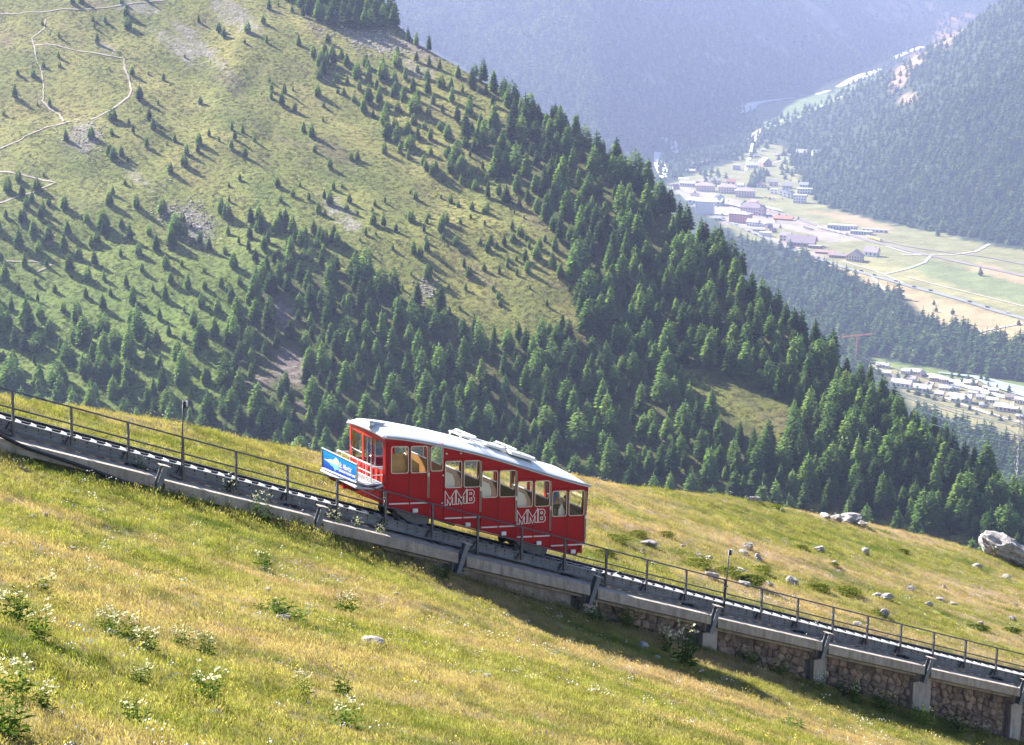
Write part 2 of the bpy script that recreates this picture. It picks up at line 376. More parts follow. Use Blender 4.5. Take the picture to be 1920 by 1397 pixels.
def march(px, py, fn, d0, d1, n=500):
    """first hit of pixel rays with a height function"""
    px = np.atleast_1d(np.asarray(px, float)); py = np.atleast_1d(np.asarray(py, float)); R_ = ray(px, py)
    lo = np.full(px.shape, d0); hit = np.zeros(px.shape, bool); hi = np.full(px.shape, d1)
    prev = np.full(px.shape, d0)
    for d in np.linspace(d0, d1, n):
        P_ = R_*d; b = (P_[..., 2] < fn(P_[..., 0], P_[..., 1])) & ~hit
        hi = np.where(b, d, hi); lo = np.where(b, prev, lo); hit |= b; prev = np.where(hit, prev, d)
        if hit.all(): break
    for _ in range(14):
        m = 0.5*(lo+hi); P_ = R_*m[..., None]; b = P_[..., 2] < fn(P_[..., 0], P_[..., 1])
        hi = np.where(b, m, hi); lo = np.where(b, lo, m)
    P_ = R_*hi[..., None]; P_[..., 2] = fn(P_[..., 0], P_[..., 1])
    return P_, hit
def in_poly(px, py, poly):
    px = np.asarray(px, float); py = np.asarray(py, float); c = np.zeros(px.shape, bool); n = len(poly)
    for i in range(n):
        (x1, y1), (x2, y2) = poly[i], poly[(i+1) % n]
        if y1 == y2: continue
        c ^= ((y1 > py) != (y2 > py)) & (px < (x2-x1)*(py-y1)/(y2-y1)+x1)
    return c
def discs(px, py, lst):
    m = np.zeros(np.shape(px))
    for cx, cy_, rx, ry, ang in lst:
        a = math.radians(ang); dx = px-cx; dy = py-cy_
        u = (dx*math.cos(a)+dy*math.sin(a))/rx; v = (-dx*math.sin(a)+dy*math.cos(a))/ry
        m = np.maximum(m, np.clip(1.5-(u*u+v*v), 0, 1))
    return m
def grid_mesh(name, xs, ys, zf, m, attrs=None):
    X, Y = np.meshgrid(xs, ys, indexing='ij'); Z = zf(X, Y)
    V = np.stack([X, Y, Z], -1).reshape(-1, 3); nx, ny = len(xs), len(ys)
    i = np.arange(nx-1)[:, None]*ny+np.arange(ny-1)[None]; i = i.ravel()
    Fc = np.stack([i, i+ny, i+ny+1, i+1], 1)
    me = mesh(name, V, Fc, m, True)
    if attrs:
        ppx, ppy, _ = proj(V)
        for an, fn in attrs.items():
            val = fn(ppx, ppy, V)
            if val.ndim == 1:
                me.attributes.new(an, 'FLOAT', 'POINT').data.foreach_set('value', val.astype(np.float32))
            else:
                me.attributes.new(an, 'FLOAT_COLOR', 'POINT').data.foreach_set('color', np.concatenate([val, np.ones((len(val), 1))], 1).astype(np.float32).ravel())
    o = link(name, me); o['kind'] = 'structure'; return o

# ================================================================== SETTING
# meadow (grid in track frame)
def build_meadow():
    hs = np.concatenate([np.arange(-75, -25, 1.0), np.arange(-25, 50, 0.33), np.arange(50, 80, 0.5), np.arange(80, 100, 1.0)])
    ts = np.concatenate([np.arange(-70, -38, 1.0), np.arange(-38, 32, 0.33), np.arange(32, 110, 1.5)])
    Hh, Tt = np.meshgrid(hs, ts, indexing='ij'); Z = ztrack(Hh)+near_w(Hh, Tt)
    V = A*[1, 1, 0] + Hh[..., None]*HV + Tt[..., None]*NV; V[..., 2] = Z; V = V.reshape(-1, 3)
    nx, ny = len(hs), len(ts); i = (np.arange(nx-1)[:, None]*ny+np.arange(ny-1)[None]).ravel()
    o = link('meadow_ground', mesh('meadow_ground', V, np.stack([i, i+ny, i+ny+1, i+1], 1), ground_near(), True)); o['kind'] = 'structure'
build_meadow()
# pixel-space outlines of woods on the alpine slope
P_RIGHT = [(868, 268), (930, 236), (975, 215), (1010, 215), (1110, 262), (1200, 345), (1350, 485), (1500, 620), (1650, 745), (1800, 862), (1960, 975), (1960, 1070), (1840, 1020), (1700, 985), (1560, 955), (1490, 940), (1480, 780), (1380, 745), (1300, 700), (1200, 690), (1150, 680), (1090, 620), (1078, 560), (1062, 480), (1010, 400), (930, 330)]
P_LOW = [(500, 520), (600, 480), (690, 525), (770, 560), (840, 590), (900, 640), (1040, 610), (1150, 680), (1200, 690), (1300, 705), (1390, 770), (1490, 800), (1490, 940), (1100, 880), (700, 850), (560, 820), (430, 790), (420, 700), (450, 600)]
P_LEFT = [(-40, 400), (120, 380), (330, 440), (420, 470), (500, 520), (450, 600), (420, 700), (430, 790), (200, 755), (-40, 720)]
P_CREST = [(505, -40), (720, -40), (742, 50), (700, 62), (640, 55), (560, 22)]
P_MIX = [(560, 90), (690, 120), (800, 112), (960, 195), (980, 220), (868, 268), (930, 330), (1000, 400), (900, 380), (760, 300), (680, 220)]
SCREE = [(365, 420, 45, 30, 30), (320, 400, 30, 14, 40), (710, 75, 75, 22, 15), (800, 545, 26, 14, 60), (160, 255, 30, 30, 40), (260, 15, 45, 12, 10), (360, 75, 50, 18, 40), (480, 520, 22, 12, 30), (640, 400, 60, 16, 40), (780, 130, 40, 16, 30), (440, 30, 60, 22, 35), (200, 90, 25, 8, 30), (330, 90, 60, 14, 40), (400, 110, 55, 10, 40), (255, 330, 45, 10, 45)]
CLIFF = [(530, 590, 34, 20, 60), (545, 690, 40, 32, 60), (490, 715, 18, 12, 30), (560, 760, 14, 12, 50), (790, 95, 45, 9, 38)]
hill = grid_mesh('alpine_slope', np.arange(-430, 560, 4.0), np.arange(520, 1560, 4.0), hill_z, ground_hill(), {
    'scree': lambda x, y, v: discs(x, y, SCREE),
    'cliff': lambda x, y, v: discs(x, y, CLIFF),
    'lush': lambda x, y, v: np.clip((y-260)/330, 0, 0.9)*np.clip((820-x)/300, 0, 1) + 0.0*x,
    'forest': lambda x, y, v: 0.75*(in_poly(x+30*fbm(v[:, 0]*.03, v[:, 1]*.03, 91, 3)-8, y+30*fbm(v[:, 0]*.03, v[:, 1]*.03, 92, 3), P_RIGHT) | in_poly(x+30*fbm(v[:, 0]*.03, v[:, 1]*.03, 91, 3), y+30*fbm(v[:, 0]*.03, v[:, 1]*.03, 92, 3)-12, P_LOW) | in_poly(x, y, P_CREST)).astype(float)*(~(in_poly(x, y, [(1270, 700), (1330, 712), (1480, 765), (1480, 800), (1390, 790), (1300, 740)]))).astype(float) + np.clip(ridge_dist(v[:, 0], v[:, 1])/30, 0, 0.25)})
# valley colours
FLOOR_COL = [
    ((0.030, 0.045, 0.020), None),
    ((0.205, 0.20, 0.085), [(1290, 330), (1400, 300), (1440, 262), (1480, 280), (1490, 318), (1530, 380), (1640, 412), (1720, 430), (1960, 480), (1960, 650), (1840, 622), (1780, 592), (1690, 560), (1600, 515), (1500, 470), (1400, 450), (1330, 400), (1250, 350)]),
    ((0.36, 0.26, 0.13), [(1500, 478), (1640, 535), (1760, 575), (1960, 650), (1960, 612), (1760, 556), (1560, 497)]),
    ((0.36, 0.28, 0.15), [(1690, 545), (1960, 615), (1960, 700), (1820, 635), (1740, 600)]),
    ((0.26, 0.24, 0.10), [(1560, 490), (1760, 545), (1960, 598), (1960, 575), (1850, 560), (1740, 515), (1620, 480)]),
    ((0.165, 0.19, 0.075), [(1700, 500), (1860, 558), (1960, 580), (1960, 540), (1800, 502), (1740, 485)]),
    ((0.30, 0.22, 0.12), [(1600, 400), (1680, 430), (1660, 442), (1540, 400), (1500, 392)]),
    ((0.34, 0.25, 0.14), [(1820, 505), (1960, 545), (1960, 530), (1840, 490)]),
    ((0.30, 0.26, 0.215), [(1275, 345), (1340, 365), (1420, 385), (1500, 410), (1640, 440), (1640, 452), (1560, 455), (1480, 430), (1420, 425), (1350, 415), (1300, 385), (1262, 360)]),
    ((0.33, 0.25, 0.2), [(1450, 445), (1520, 468), (1560, 480), (1540, 486), (1460, 458)]),
    ((0.20, 0.20, 0.09), [(1380, 290), (1440, 275), (1480, 285), (1490, 320), (1420, 330), (1370, 320)]),
    ((0.16, 0.20, 0.08), [(1425, 238), (1392, 212), (1400, 202), (1480, 184), (1560, 172), (1640, 136), (1662, 140), (1600, 172), (1520, 208), (1440, 245)]),
    ((0.22, 0.20, 0.10), [(1640, 668), (1760, 705), (1860, 705), (1960, 730), (1960, 860), (1860, 815), (1740, 785), (1640, 690)]),
    ((0.14, 0.18, 0.05), [(1640, 666), (1720, 690), (1820, 700), (1960, 716), (1960, 728), (1820, 712), (1720, 700), (1640, 676)]),
]
ROCKY = [(1690, 140, 16, 34, 25), (1700, 185, 18, 10, -20), (1775, 55, 22, 42, 25), (1720, 110, 12, 22, 30), (1810, 40, 8, 20, 20), (1560, 60, 50, 8, 38), (1540, 28, 70, 10, 36), (1680, 15, 70, 26, 5), (1340, 112, 32, 7, 32), (1400, 122, 18, 5, 25), (1440, 75, 60, 8, 35), (1225, 150, 26, 14, 30)]
def valley_col(x, y, v):
    c = np.zeros((len(x), 3)); c[:] = FLOOR_COL[0][0]
    jx = x+6*fbm(v[:, 0]*0.02, v[:, 1]*0.02, 41, 3)*2; jy = y+3*fbm(v[:, 0]*0.02, v[:, 1]*0.02, 42, 3)*2
    for col, poly in FLOOR_COL[1:]: c[in_poly(jx, jy, poly)] = col
    r = discs(jx, jy, ROCKY); rc = np.where((x < 1660)[:, None], (0.30, 0.23, 0.20), (0.36, 0.23, 0.15))
    r = r*np.clip(0.75+1.6*fbm(v[:, 0]*0.03, v[:, 1]*0.03, 44, 3), 0, 1)
    return c*(1-r[:, None]) + rc*r[:, None]
vxs = np.concatenate([np.arange(-3200, -300, 60), np.arange(-300, 1700, 14), np.arange(1700, 4200, 60)])
vys = np.concatenate([np.arange(1500, 2200, 40), np.arange(2200, 5700, 14), np.arange(5700, 10600, 50)])
grid_mesh('valley_ground', vxs, vys, valley_z, ground_valley(), {'col': valley_col})
def strip(name, pxs, width, m, fn, d0, d1, lift, kind='structure', sub=6, wob=0.0):
    P_, _ = march([p[0] for p in pxs], [p[1] for p in pxs], fn, d0, d1, 900)
    q = []
    for a, b in zip(P_[:-1], P_[1:]): q += [a+(b-a)*u/sub for u in range(sub)]
    q = np.array(q+[P_[-1]])
    if wob: q[1:-1, :2] += RNG.normal(0, wob, (len(q)-2, 2))
    d = np.gradient(q[:, :2], axis=0); d /= np.linalg.norm(d, axis=1)[:, None]+1e-9; n = np.stack([-d[:, 1], d[:, 0]], 1)
    v = []; f = []
    wd = np.full(len(q), width) if np.isscalar(width) else np.interp(np.linspace(0, 1, len(q)), np.linspace(0, 1, len(width)), width)
    for i in range(len(q)):
        for s in (-1, 0, 1):
            xy = q[i, :2]+n[i]*s*wd[i]/2; v.append((xy[0], xy[1], float(fn(xy[0:1], xy[1:2])[0])+lift))
    for i in range(len(q)-1):
        for s in (0, 1): f.append((i*3+s, i*3+s+1, i*3+s+4, i*3+s+3))
    o = link(name, mesh(name, v, f, m, True)); o['kind'] = kind; return o
MT['trail'] = mat('trail_gravel', (0.40, 0.33, 0.28), (0.30, 0.24, 0.20), 0.6, 0.95)
MT['road'] = mat('pale_asphalt', (0.22, 0.22, 0.225), (0.18, 0.18, 0.185), 0.05, 0.9)
MT['farpath'] = mat('gravel_path', (0.48, 0.44, 0.38), (0.40, 0.36, 0.31), 0.05, 0.95)
MT['ballast'] = mat('railway_ballast', (0.24, 0.20, 0.18), (0.17, 0.14, 0.125), 0.08, 0.95)
MT['gravelbar'] = mat('river_gravel', (0.72, 0.72, 0.70), (0.60, 0.60, 0.58), 0.03, 0.9)
MT['river'] = mat('glacier_water', (0.40, 0.47, 0.44), (0.34, 0.41, 0.39), 0.02, 0.25)
MT['wagon'] = mat('grey_wagon_paint', (0.40, 0.40, 0.42), (0.3, 0.3, 0.32), 0.3, 0.6)
TR = [[(-20, 27), (90, 22), (180, 16), (240, 8), (290, 2), (330, -6)], [(86, 36), (82, 55), (60, 72), (64, 90), (68, 112), (78, 135), (82, 165), (80, 190), (92, 204), (112, 216), (119, 228)],
      [(64, 85), (130, 92), (200, 104), (232, 110), (234, 130), (242, 150), (246, 170), (240, 183), (205, 208), (170, 225)], [(-10, 284), (40, 262), (90, 238), (132, 228)],
      [(-10, 322), (50, 330), (104, 343), (70, 358), (30, 370), (-10, 384)], [(10, 490), (60, 490), (96, 498), (70, 510)]]
for i, t in enumerate(TR): strip('trail', t, [random.uniform(.55, 1.25)*(1 if i != 1 else .7) for _ in range(24)], MT['trail'], hill_z, 650, 1500, 0.22, wob=0.12)
VA = dict(fn=valley_z, d0=2000, d1=9500)
strip('main_road', [(1500, 476), (1522, 482), (1560, 495), (1640, 519), (1700, 536), (1760, 551), (1840, 575), (1940, 604)], 13.0, MT['road'], lift=1.2, **VA)
strip('village_road', [(1262, 345), (1290, 375), (1330, 400), (1370, 418), (1420, 440), (1470, 462), (1510, 479)], 12.0, MT['road'], lift=1.2, **VA)
strip('railway_bed', [(1290, 372), (1350, 383), (1440, 396), (1500, 412), (1560, 431), (1630, 452), (1720, 474), (1800, 492), (1940, 522)], 13.0, MT['ballast'], lift=1.0, **VA)
strip('railway_bed', [(1640, 447), (1700, 462), (1780, 474), (1860, 484), (1940, 500)], 8.0, MT['ballast'], lift=1.0, **VA)
for p, w_ in (([(1655, 515), (1700, 505), (1735, 492), (1745, 480), (1700, 474), (1660, 462)], 5), ([(1690, 478), (1790, 478), (1830, 472), (1855, 458)], 6), ([(1635, 520), (1655, 540), (1672, 560), (1690, 572)], 5), ([(1700, 535), (1640, 508), (1580, 490)], 4), ([(1810, 628), (1860, 618), (1930, 604)], 5), ([(1700, 520), (1800, 545), (1930, 578)], 4),
              ([(1400, 262), (1420, 246), (1440, 235), (1480, 222), (1520, 212), (1560, 190), (1590, 176)], 9), ([(1398, 322), (1402, 300), (1408, 285)], 7), ([(1430, 312), (1470, 300), (1500, 294)], 6)):
    strip('gravel_path', p, w_, MT['farpath'], lift=0.9, **VA)
for p, w_ in (([(1730, 88), (1700, 98), (1672, 112)], 22), ([(1650, 130), (1620, 142), (1596, 152), (1570, 164)], (14, 40, 34, 16)), ([(1556, 170), (1530, 178)], 12), ([(1490, 184), (1440, 190), (1415, 194), (1396, 205), (1392, 212)], (8, 14, 30, 50, 16)), ([(1240, 258), (1256, 264), (1266, 276), (1268, 288)], (16, 30, 34, 12)), ([(1234, 286), (1236, 305), (1242, 322), (1244, 334)], (18, 26, 26, 14)), ([(1405, 300), (1412, 268), (1424, 246)], 8)):
    strip('gravel_bank', p, w_, MT['gravelbar'], lift=1.3, **VA)
strip('river', [(1760, 700), (1830, 708), (1870, 722), (1960, 745)], (6, 14, 34, 52), MT['river'], lift=1.6, **VA)
strip('gravel_bank', [(1740, 702), (1790, 716), (1850, 738), (1960, 762)], (10, 18, 16, 10), MT['gravelbar'], lift=1.3, **VA)
strip('village_road', [(1640, 690), (1690, 712), (1760, 742), (1850, 775), (1940, 802)], 7, MT['farpath'], lift=1.0, **VA)
# haze: one closed box round the camera and the place
hv = MB(); hv.box((500, 5300, -80), (9000, 0, 0), (0, 11800, 0), (0, 0, 1160))
m_, nt_, out_ = new_mat('valley_haze'); pv = N(nt_, 'ShaderNodeVolumePrincipled'); pv.inputs['Color'].default_value = (0.52, 0.61, 1.0, 1); pv.inputs['Density'].default_value = HAZE_DENSITY; pv.inputs['Anisotropy'].default_value = 0.4
nt_.links.new(pv.outputs[0], out_.inputs['Volume'])
o = hv.build('haze', m_, kind='stuff'); o['label'] = 'pale blue summer haze hanging over the far valley'
# EOF-SETTING

# ================================================================== FUNICULAR TRACK
K0, K1 = -3.0, 27.0
def sweep(mb, prof, k0=K0, k1=K1, n=60, offs=None):
    """closed profile [(t,w)] swept along the track"""
    ks = np.linspace(k0, k1, n+1); m = len(prof); v = []; f = []
    for k in ks:
        for t, w in prof: v.append(TP(k, t, w))
    for i in range(n):
        for j in range(m): f.append((i*m+j, i*m+(j+1) % m, (i+1)*m+(j+1) % m, (i+1)*m+j))
    f.append(tuple(range(m))[::-1]); f.append(tuple(range(n*m, n*m+m)))
    return mb.add(v, f)
def rect(t0, t1, w0, w1): return [(t0, w0), (t1, w0), (t1, w1), (t0, w1)]
TRK = TP(11, 1.4, 0)
track = empty('funicular_track', TRK, 'steel funicular track running down the slope on girders under the red car', 'railway track')
# girders: I-sections in lengths of one span
BRK = [3*i-0.72 for i in range(-1, 10)]
def isec(t, w0, w1, fl=0.11, th=0.03, tw=0.012):
    return [(t-fl, w0), (t+fl, w0), (t+fl, w0+th), (t+tw, w0+th+.015), (t+tw, w1-th-.015), (t+fl, w1-th), (t+fl, w1), (t-fl, w1), (t-fl, w1-th), (t-tw, w1-th-.015), (t-tw, w0+th+.015), (t-fl, w0+th)]
def near_girder_prof(): # stepped face as seen: upper plate with bolts, lower flange plate
    return [(0.07, -0.12), (0.34, -0.12), (0.34, -0.09), (0.15, -0.07), (0.15, 0.18), (0.20, 0.18), (0.20, 0.215), (0.03, 0.215), (0.03, 0.19), (0.10, 0.18), (0.10, 0.10), (0.085, 0.095), (0.085, 0.065), (0.11, 0.055), (0.11, -0.07), (0.07, -0.085)]
for a, b in zip(BRK[:-1], BRK[1:]):
    g = MB(TRK); sweep(g, near_girder_prof(), a+0.004, b-0.004, 8)
    gm = g.build('girder', MT['steel'], track)
    bo = MB(TRK)
    for k in np.arange(a+0.12, b-0.05, 0.21):
        for w in (0.125, 0.155, 0.02):
            if w == 0.155 and int(k*10) % 2: continue
            c = TP(k, 0.093 if w > 0.1 else 0.106, w); bo.box(c, HV*0.03, NV*0.03, ZV*0.03)
    bm = bo.build('bolts', MT['black'], gm); bm['kind'] = 'stuff'
g = MB(TRK); sweep(g, isec(1.85, -0.22, 0.06, 0.12), n=40); g.build('girder', MT['steel_dark'], track)
g = MB(TRK); sweep(g, isec(0.92, -0.12, 0.06, 0.07), n=40); g.build('girder', MT['steel_dark'], track)
for t in (0.92, 1.85):
    r = MB(TRK); sweep(r, [(t-.06, 0.062), (t+.06, 0.062), (t+.06, 0.077), (t+.012, 0.087), (t+.012, 0.160), (t+.033, 0.170), (t+.033, 0.196), (t-.033, 0.196), (t-.033, 0.170), (t-.012, 0.160), (t-.012, 0.087), (t-.06, 0.077)], n=40)
    ro = r.build('rail', MT['rust'], track)
    r = MB(TRK); sweep(r, rect(t-.028, t+.028, .1975, 0.201), n=40); r.build('running_surface', MT['rail_top'], ro)
sl = mesh('sleeper', [tuple(x) for x in []], [], MT['steel_dark'])
for k in np.arange(K0+.1, K1, 0.42):
    m = MB(TRK)
    c = TP(k, 1.39, 0.04); m.box(c, TP(k+.04, 0, 0)-TP(k-.04, 0, 0), NV*1.25, ZV*0.035)
    m.build('sleeper', MT['steel_dark'], track)
m = MB(TRK); sweep(m, rect(1.05, 1.72, -0.06, -0.03), n=30); m.build('cable_trough', MT['rust'], track)
m = MB(TRK); m.tube([TP(k, 1.39, 0.22) for k in np.linspace(K0, K1, 40)], 0.018, 6); m.build('haulage_rope', MT['steel_dark'], track)
for k in (4.3, 12.9, 18.3):
    m = MB(TRK); m.tube([TP(k, 1.33, 0.14), TP(k, 1.45, 0.14)], 0.13, 12); s = m.build('rope_sheave', MT['steel_dark'], track)
    m = MB(TRK); m.box(TP(k, 1.27, 0.10), HV*0.3, NV*0.03, ZV*0.2); m.box(TP(k, 1.50, 0.10), HV*0.3, NV*0.03, ZV*0.2); m.build('bracket', MT['steel_dark'], s)
# stairway of perforated treads beside the near rail
tread = None
for i, k in enumerate(np.arange(K0, K1, 0.262)):
    m = MB(TRK); c = TP(k, 0.56, 0.12)
    m.box(c, HV*0.25, NV*0.44, ZV*0.022)
    m.box(c+HV*0.112+ZV*0.04, HV*0.016, NV*0.44, ZV*0.058)
    m.build('tread', MT['tread'], track)
# railing
RAILO = TP(11, 0, 0)
rl = empty('guard_railing', RAILO, 'grey steel railing with two bars along the near side of the track', 'railing')
for k in range(-3, 28):
    low = -0.30 if k % 3 == 0 else -0.02
    m = MB(RAILO); c0, c1 = TP(k, -0.02, low), TP(k, -0.02, 1.11)
    hd = HV
    m.prism([c0-hd*.035-NV*.03, c0+hd*.035-NV*.03, c0+hd*.035+NV*.03, c0-hd*.035+NV*.03], c1-c0)
    p = m.build('post', MT['rail_tube'], rl)
    m = MB(RAILO); b = TP(k, 0.0, 0.0)
    m.prism([b-hd*.035, b-hd*.20+ZV*.0, b-hd*.035+ZV*.26], NV*0.07); m.build('foot_gusset', MT['rail_tube'], p)
for w, nm in ((1.10, 'top_bar'), (0.60, 'middle_bar')):
    m = MB(RAILO); m.tube([TP(k, -0.02, w) for k in np.linspace(-3, 27, 61)], 0.024, 8); m.build(nm, MT['rail_tube'], rl, smooth=True)
# supporting concrete beams, bracket columns, struts
VIA = TP(11, 0.5, -0.8)
via = empty('track_viaduct', VIA, 'weathered concrete beams on piers carrying the funicular track down the meadow', 'viaduct')
for i, (a, b) in enumerate(zip(BRK[:-1], BRK[1:])):
    m = MB(VIA); ks = np.linspace(a+0.13, b-0.05, 7); v = []; f = []
    prof = [(-1.02, -.22), (1.25, -.22), (1.25, -.74), (-.66, -.74), (-.66, -.64), (-1.02, -.56)]
    for j, k in enumerate(ks):
        dz = 0.045*(j/6-0.5)
        for t, w in prof: v.append(TP(k, t, w+dz))
    n = len(prof)
    for j in range(6):
        for q in range(n): f.append((j*n+q, j*n+(q+1) % n, (j+1)*n+(q+1) % n, (j+1)*n+q))
    f.append(tuple(range(n))[::-1]); f.append(tuple(range(6*n, 7*n)))
    m.add(v, f); m.build('beam', MT['concrete'], via, bevel=0.015)
SL = (TP(11.2, 0, 0)-TP(10.8, 0, 0)); SL = SL/np.linalg.norm(SL)
PERP = np.cross(SL, NV); PERP = PERP if PERP[2] > 0 else -PERP
def blk(m, k, t0, t1, w0, w1, wid):
    for_ = HV*wid; c0 = TP(k, t0, w0); c1 = TP(k, t0, w1)
    m.prism([c0-for_/2, c0+for_/2, c1+for_/2, c1-for_/2], NV*(t1-t0))
for k in BRK:
    kk = k
    pr = MB(VIA); gl = float(np.interp(k, FK, FW))
    blk(pr, k+0.02, -0.80, 1.2, -0.80, -0.26, 0.44)
    pr.build('bearing_block', MT['pier'], via, bevel=0.015)
    if gl < -0.95:
        pr = MB(VIA); blk(pr, k+0.12, -0.62, 0.6, gl-0.6, -0.82-0.1*random.random(), 0.55+0.4*random.random()); pr.build('pier', MT['pier'], via, bevel=0.02)
    m = MB(VIA); b0 = TP(k-0.06, -0.96, -0.86); top = b0+PERP*0.98
    w_ = NV*0.20; th = SL*0.022; fl = SL*0.17
    m.prism([b0-fl/2-NV*.11, b0+fl/2-NV*.11, b0+fl/2-NV*.085, b0-fl/2-NV*.085], top-b0)
    m.prism([b0-fl/2+NV*.085, b0+fl/2+NV*.085, b0+fl/2+NV*.11, b0-fl/2+NV*.11], top-b0)
    m.prism([b0-th/2-NV*.085, b0+th/2-NV*.085, b0+th/2+NV*.085, b0-th/2+NV*.085], top-b0)
    br = m.build('bracket_column', MT['steel'], via)
    m = MB(VIA); m.box(top+PERP*0.012, SL*0.30, NV*0.30, PERP*0.024); m.build('cap_plate', MT['pier'], br)
    kp = round((k+0.72)/3)*3
    m = MB(VIA); e = TP(kp-0.05, -0.10, -0.22); s0 = b0+SL*0.10+PERP*0.10; d = e-s0
    m.tube([s0, e], 0.032, 6); m.tube([TP(kp-0.35, -0.45, -0.12), e], 0.028, 6); m.build('strut', MT['steel_dark'], via)
    m = MB(VIA); m.box(TP(k-0.12, 0.1, -0.18), HV*0.12, NV*0.5, ZV*0.12); m.box(TP(k-0.30, 0.0, -0.19), HV*0.10, NV*0.2, ZV*0.10); m.build('bearing_shoe', MT['steel_dark'], via)
# rubble retaining wall: every stone in the face is its own piece
WALL = TP(17, -0.35, -1.4)
wall = empty('retaining_wall', WALL, 'brown rubble stone wall under the concrete beams of the track', 'wall')
m = MB(WALL); v = []; f = []; ks = np.linspace(8.2, 27, 40)
for k in ks:
    gl = float(np.interp(k, FK, FW))-0.9
    for t, w in ((-.36, gl), (1.1, gl), (1.1, -.745), (-.36, -.745)): v.append(TP(k, t, w))
for i in range(39):
    for j in range(4): f.append((i*4+j, i*4+(j+1) % 4, (i+1)*4+(j+1) % 4, (i+1)*4+j))
f.append((3, 2, 1, 0)); f.append((156, 157, 158, 159)); m.add(v, f); m.build('mortar', MT['mortar'], wall)
m = MB(WALL); v = []
for k in np.linspace(7.5, 11.0, 8):
    gl = float(np.interp(k, FK, FW))
    for t, w in ((-.44, gl-.5), (.2, gl-.5), (.2, -.76), (-.44, -.76)): v.append(TP(k, t, w))
f = []
for i in range(7):
    for j in range(4): f.append((i*4+j, i*4+(j+1) % 4, (i+1)*4+(j+1) % 4, (i+1)*4+j))
f.append((3, 2, 1, 0)); f.append((28, 29, 30, 31)); m.add(v, f); m.build('concrete_footing', MT['concrete'], wall)
def stones():
    kA, kB = 11.45, 26.2; uA, uB = kA*STEP, kB*STEP
    pts = []; row = 0; w = -0.80
    while w > -3.4:
        hgt = random.uniform(0.17, 0.33); u = uA+random.random()*0.3
        while u < uB:
            wd = random.uniform(0.19, 0.52); gl = np.interp(u/STEP, FK, FW)
            if w > gl-0.30: pts.append((u+wd/2, w-hgt/2+random.uniform(-.09, .09)))
            u += wd
        w -= hgt
    pts = np.array(pts); n_ = 0; found = []
    for i, p in enumerate(pts):
        if any(abs(p[0]-(k+0.12)*STEP) < 0.48 for k in BRK): continue
        d = np.hypot(*(pts-p).T); nb = [j for j in np.argsort(d)[1:14] if d[j] < 1.1]
        poly = [(-.45, -.4), (.45, -.4), (.45, .4), (-.45, .4)]
        for j in nb:
            nx, ny = pts[j]-p; c = (nx*nx+ny*ny)/2; out = []
            for a, b in zip(poly, poly[1:]+poly[:1]):
                da = a[0]*nx+a[1]*ny-c; db = b[0]*nx+b[1]*ny-c
                if da <= 0: out.append(a)
                if da*db < 0: s = da/(da-db); out.append((a[0]+s*(b[0]-a[0]), a[1]+s*(b[1]-a[1])))
            poly = out
            if len(poly) < 3: break
        if len(poly) < 3: continue
        poly = [(x*0.93, min(y*0.92, -0.765-p[1])) for x, y in poly]
        ar = abs(sum(a[0]*b[1]-a[1]*b[0] for a, b in zip(poly, poly[1:]+poly[:1])))/2
        if ar < 0.012: continue
        dep = random.uniform(0.02, 0.14); jit = [random.uniform(-.018, .018) for _ in poly]
        cx = sum(a[0] for a in poly)/len(poly); cy_ = sum(a[1] for a in poly)/len(poly)
        k = p[0]/STEP; base = TP(k, -0.355, 0); base[2] = ztrack(p[0])+p[1]
        def q(x, y, t): return tuple(HV*x-NV*t+ZV*y - 0)
        nn = len(poly)
        v = [q(x, y, -0.02) for x, y in poly] + [q(x, y, dep*0.6+jit[i]*0.4) for i, (x, y) in enumerate(poly)] + [q(cx+(x-cx)*0.72, cy_+(y-cy_)*0.72, dep+jit[i]) for i, (x, y) in enumerate(poly)] + [q(cx, cy_, dep+0.012)]
        f = [(i, (i+1) % nn, nn+(i+1) % nn, nn+i) for i in range(nn)] + [(nn+i, nn+(i+1) % nn, 2*nn+(i+1) % nn, 2*nn+i) for i in range(nn)] + [(2*nn+i, 2*nn+(i+1) % nn, 3*nn) for i in range(nn)]
        # slope: shear along the track so that the joints follow the grade
        v = [(a, b, c-0.3*(a*HV[0]+b*HV[1])) for a, b, c in v]
        found.append((ar, v, f, base)); n_ += 1
    found.sort(key=lambda a: -a[0])
    for ar, v, f, base in found[:295]: link('stone', mesh('stone', v, f, MT['stone']), wall, Vector(base-WALL))
    m = MB(WALL)
    for ar, v, f, base in found[295:]: m.add([np.array(a)+base for a in v], f)
    m.build('small_stones', MT['stone'], wall, kind='stuff')
    return n_
print('stones', stones())
# signal lamps on thin poles
def lamp(px0, py0, px1, py1, t, label, sh=0.30):
    def on_t(px, py):
        r = ray(px, py); return r*(((A+NV*t)@NV)/(r@NV))
    b = on_t(px0, py0); tp = on_t(px1, py1)
    root = empty('signal_lamp', b, label, 'lamp post', 'signal lamps along the track')
    m = MB(b); m.tube([b, tp], 0.022, 8); m.build('pole', MT['rail_tube'], root, smooth=True)
    c = tp-ZV*0.10+HV*0.055
    m = MB(b); m.tube([c-HV*0.02-ZV*.09, c-HV*0.02+ZV*.09], 0.06, 10); hd = m.build('lamp_head', MT['steel_dark'], root, smooth=True)
    m = MB(b); m.tube([c+HV*0.035-ZV*.07, c+HV*0.035+ZV*.085], 0.055, 10); m.build('lens', MT['white'], hd, smooth=True)
    for w in (0.25, 0.75):
        m = MB(b); m.box(b+(tp-b)*w*0.5+NV*0.0, HV*0.09, NV*0.09, ZV*0.04); m.build('clamp', MT['steel_dark'], root)
lamp(340, 890, 343.5, 752, -0.08, 'thin signal lamp post on the railing uphill of the red car')
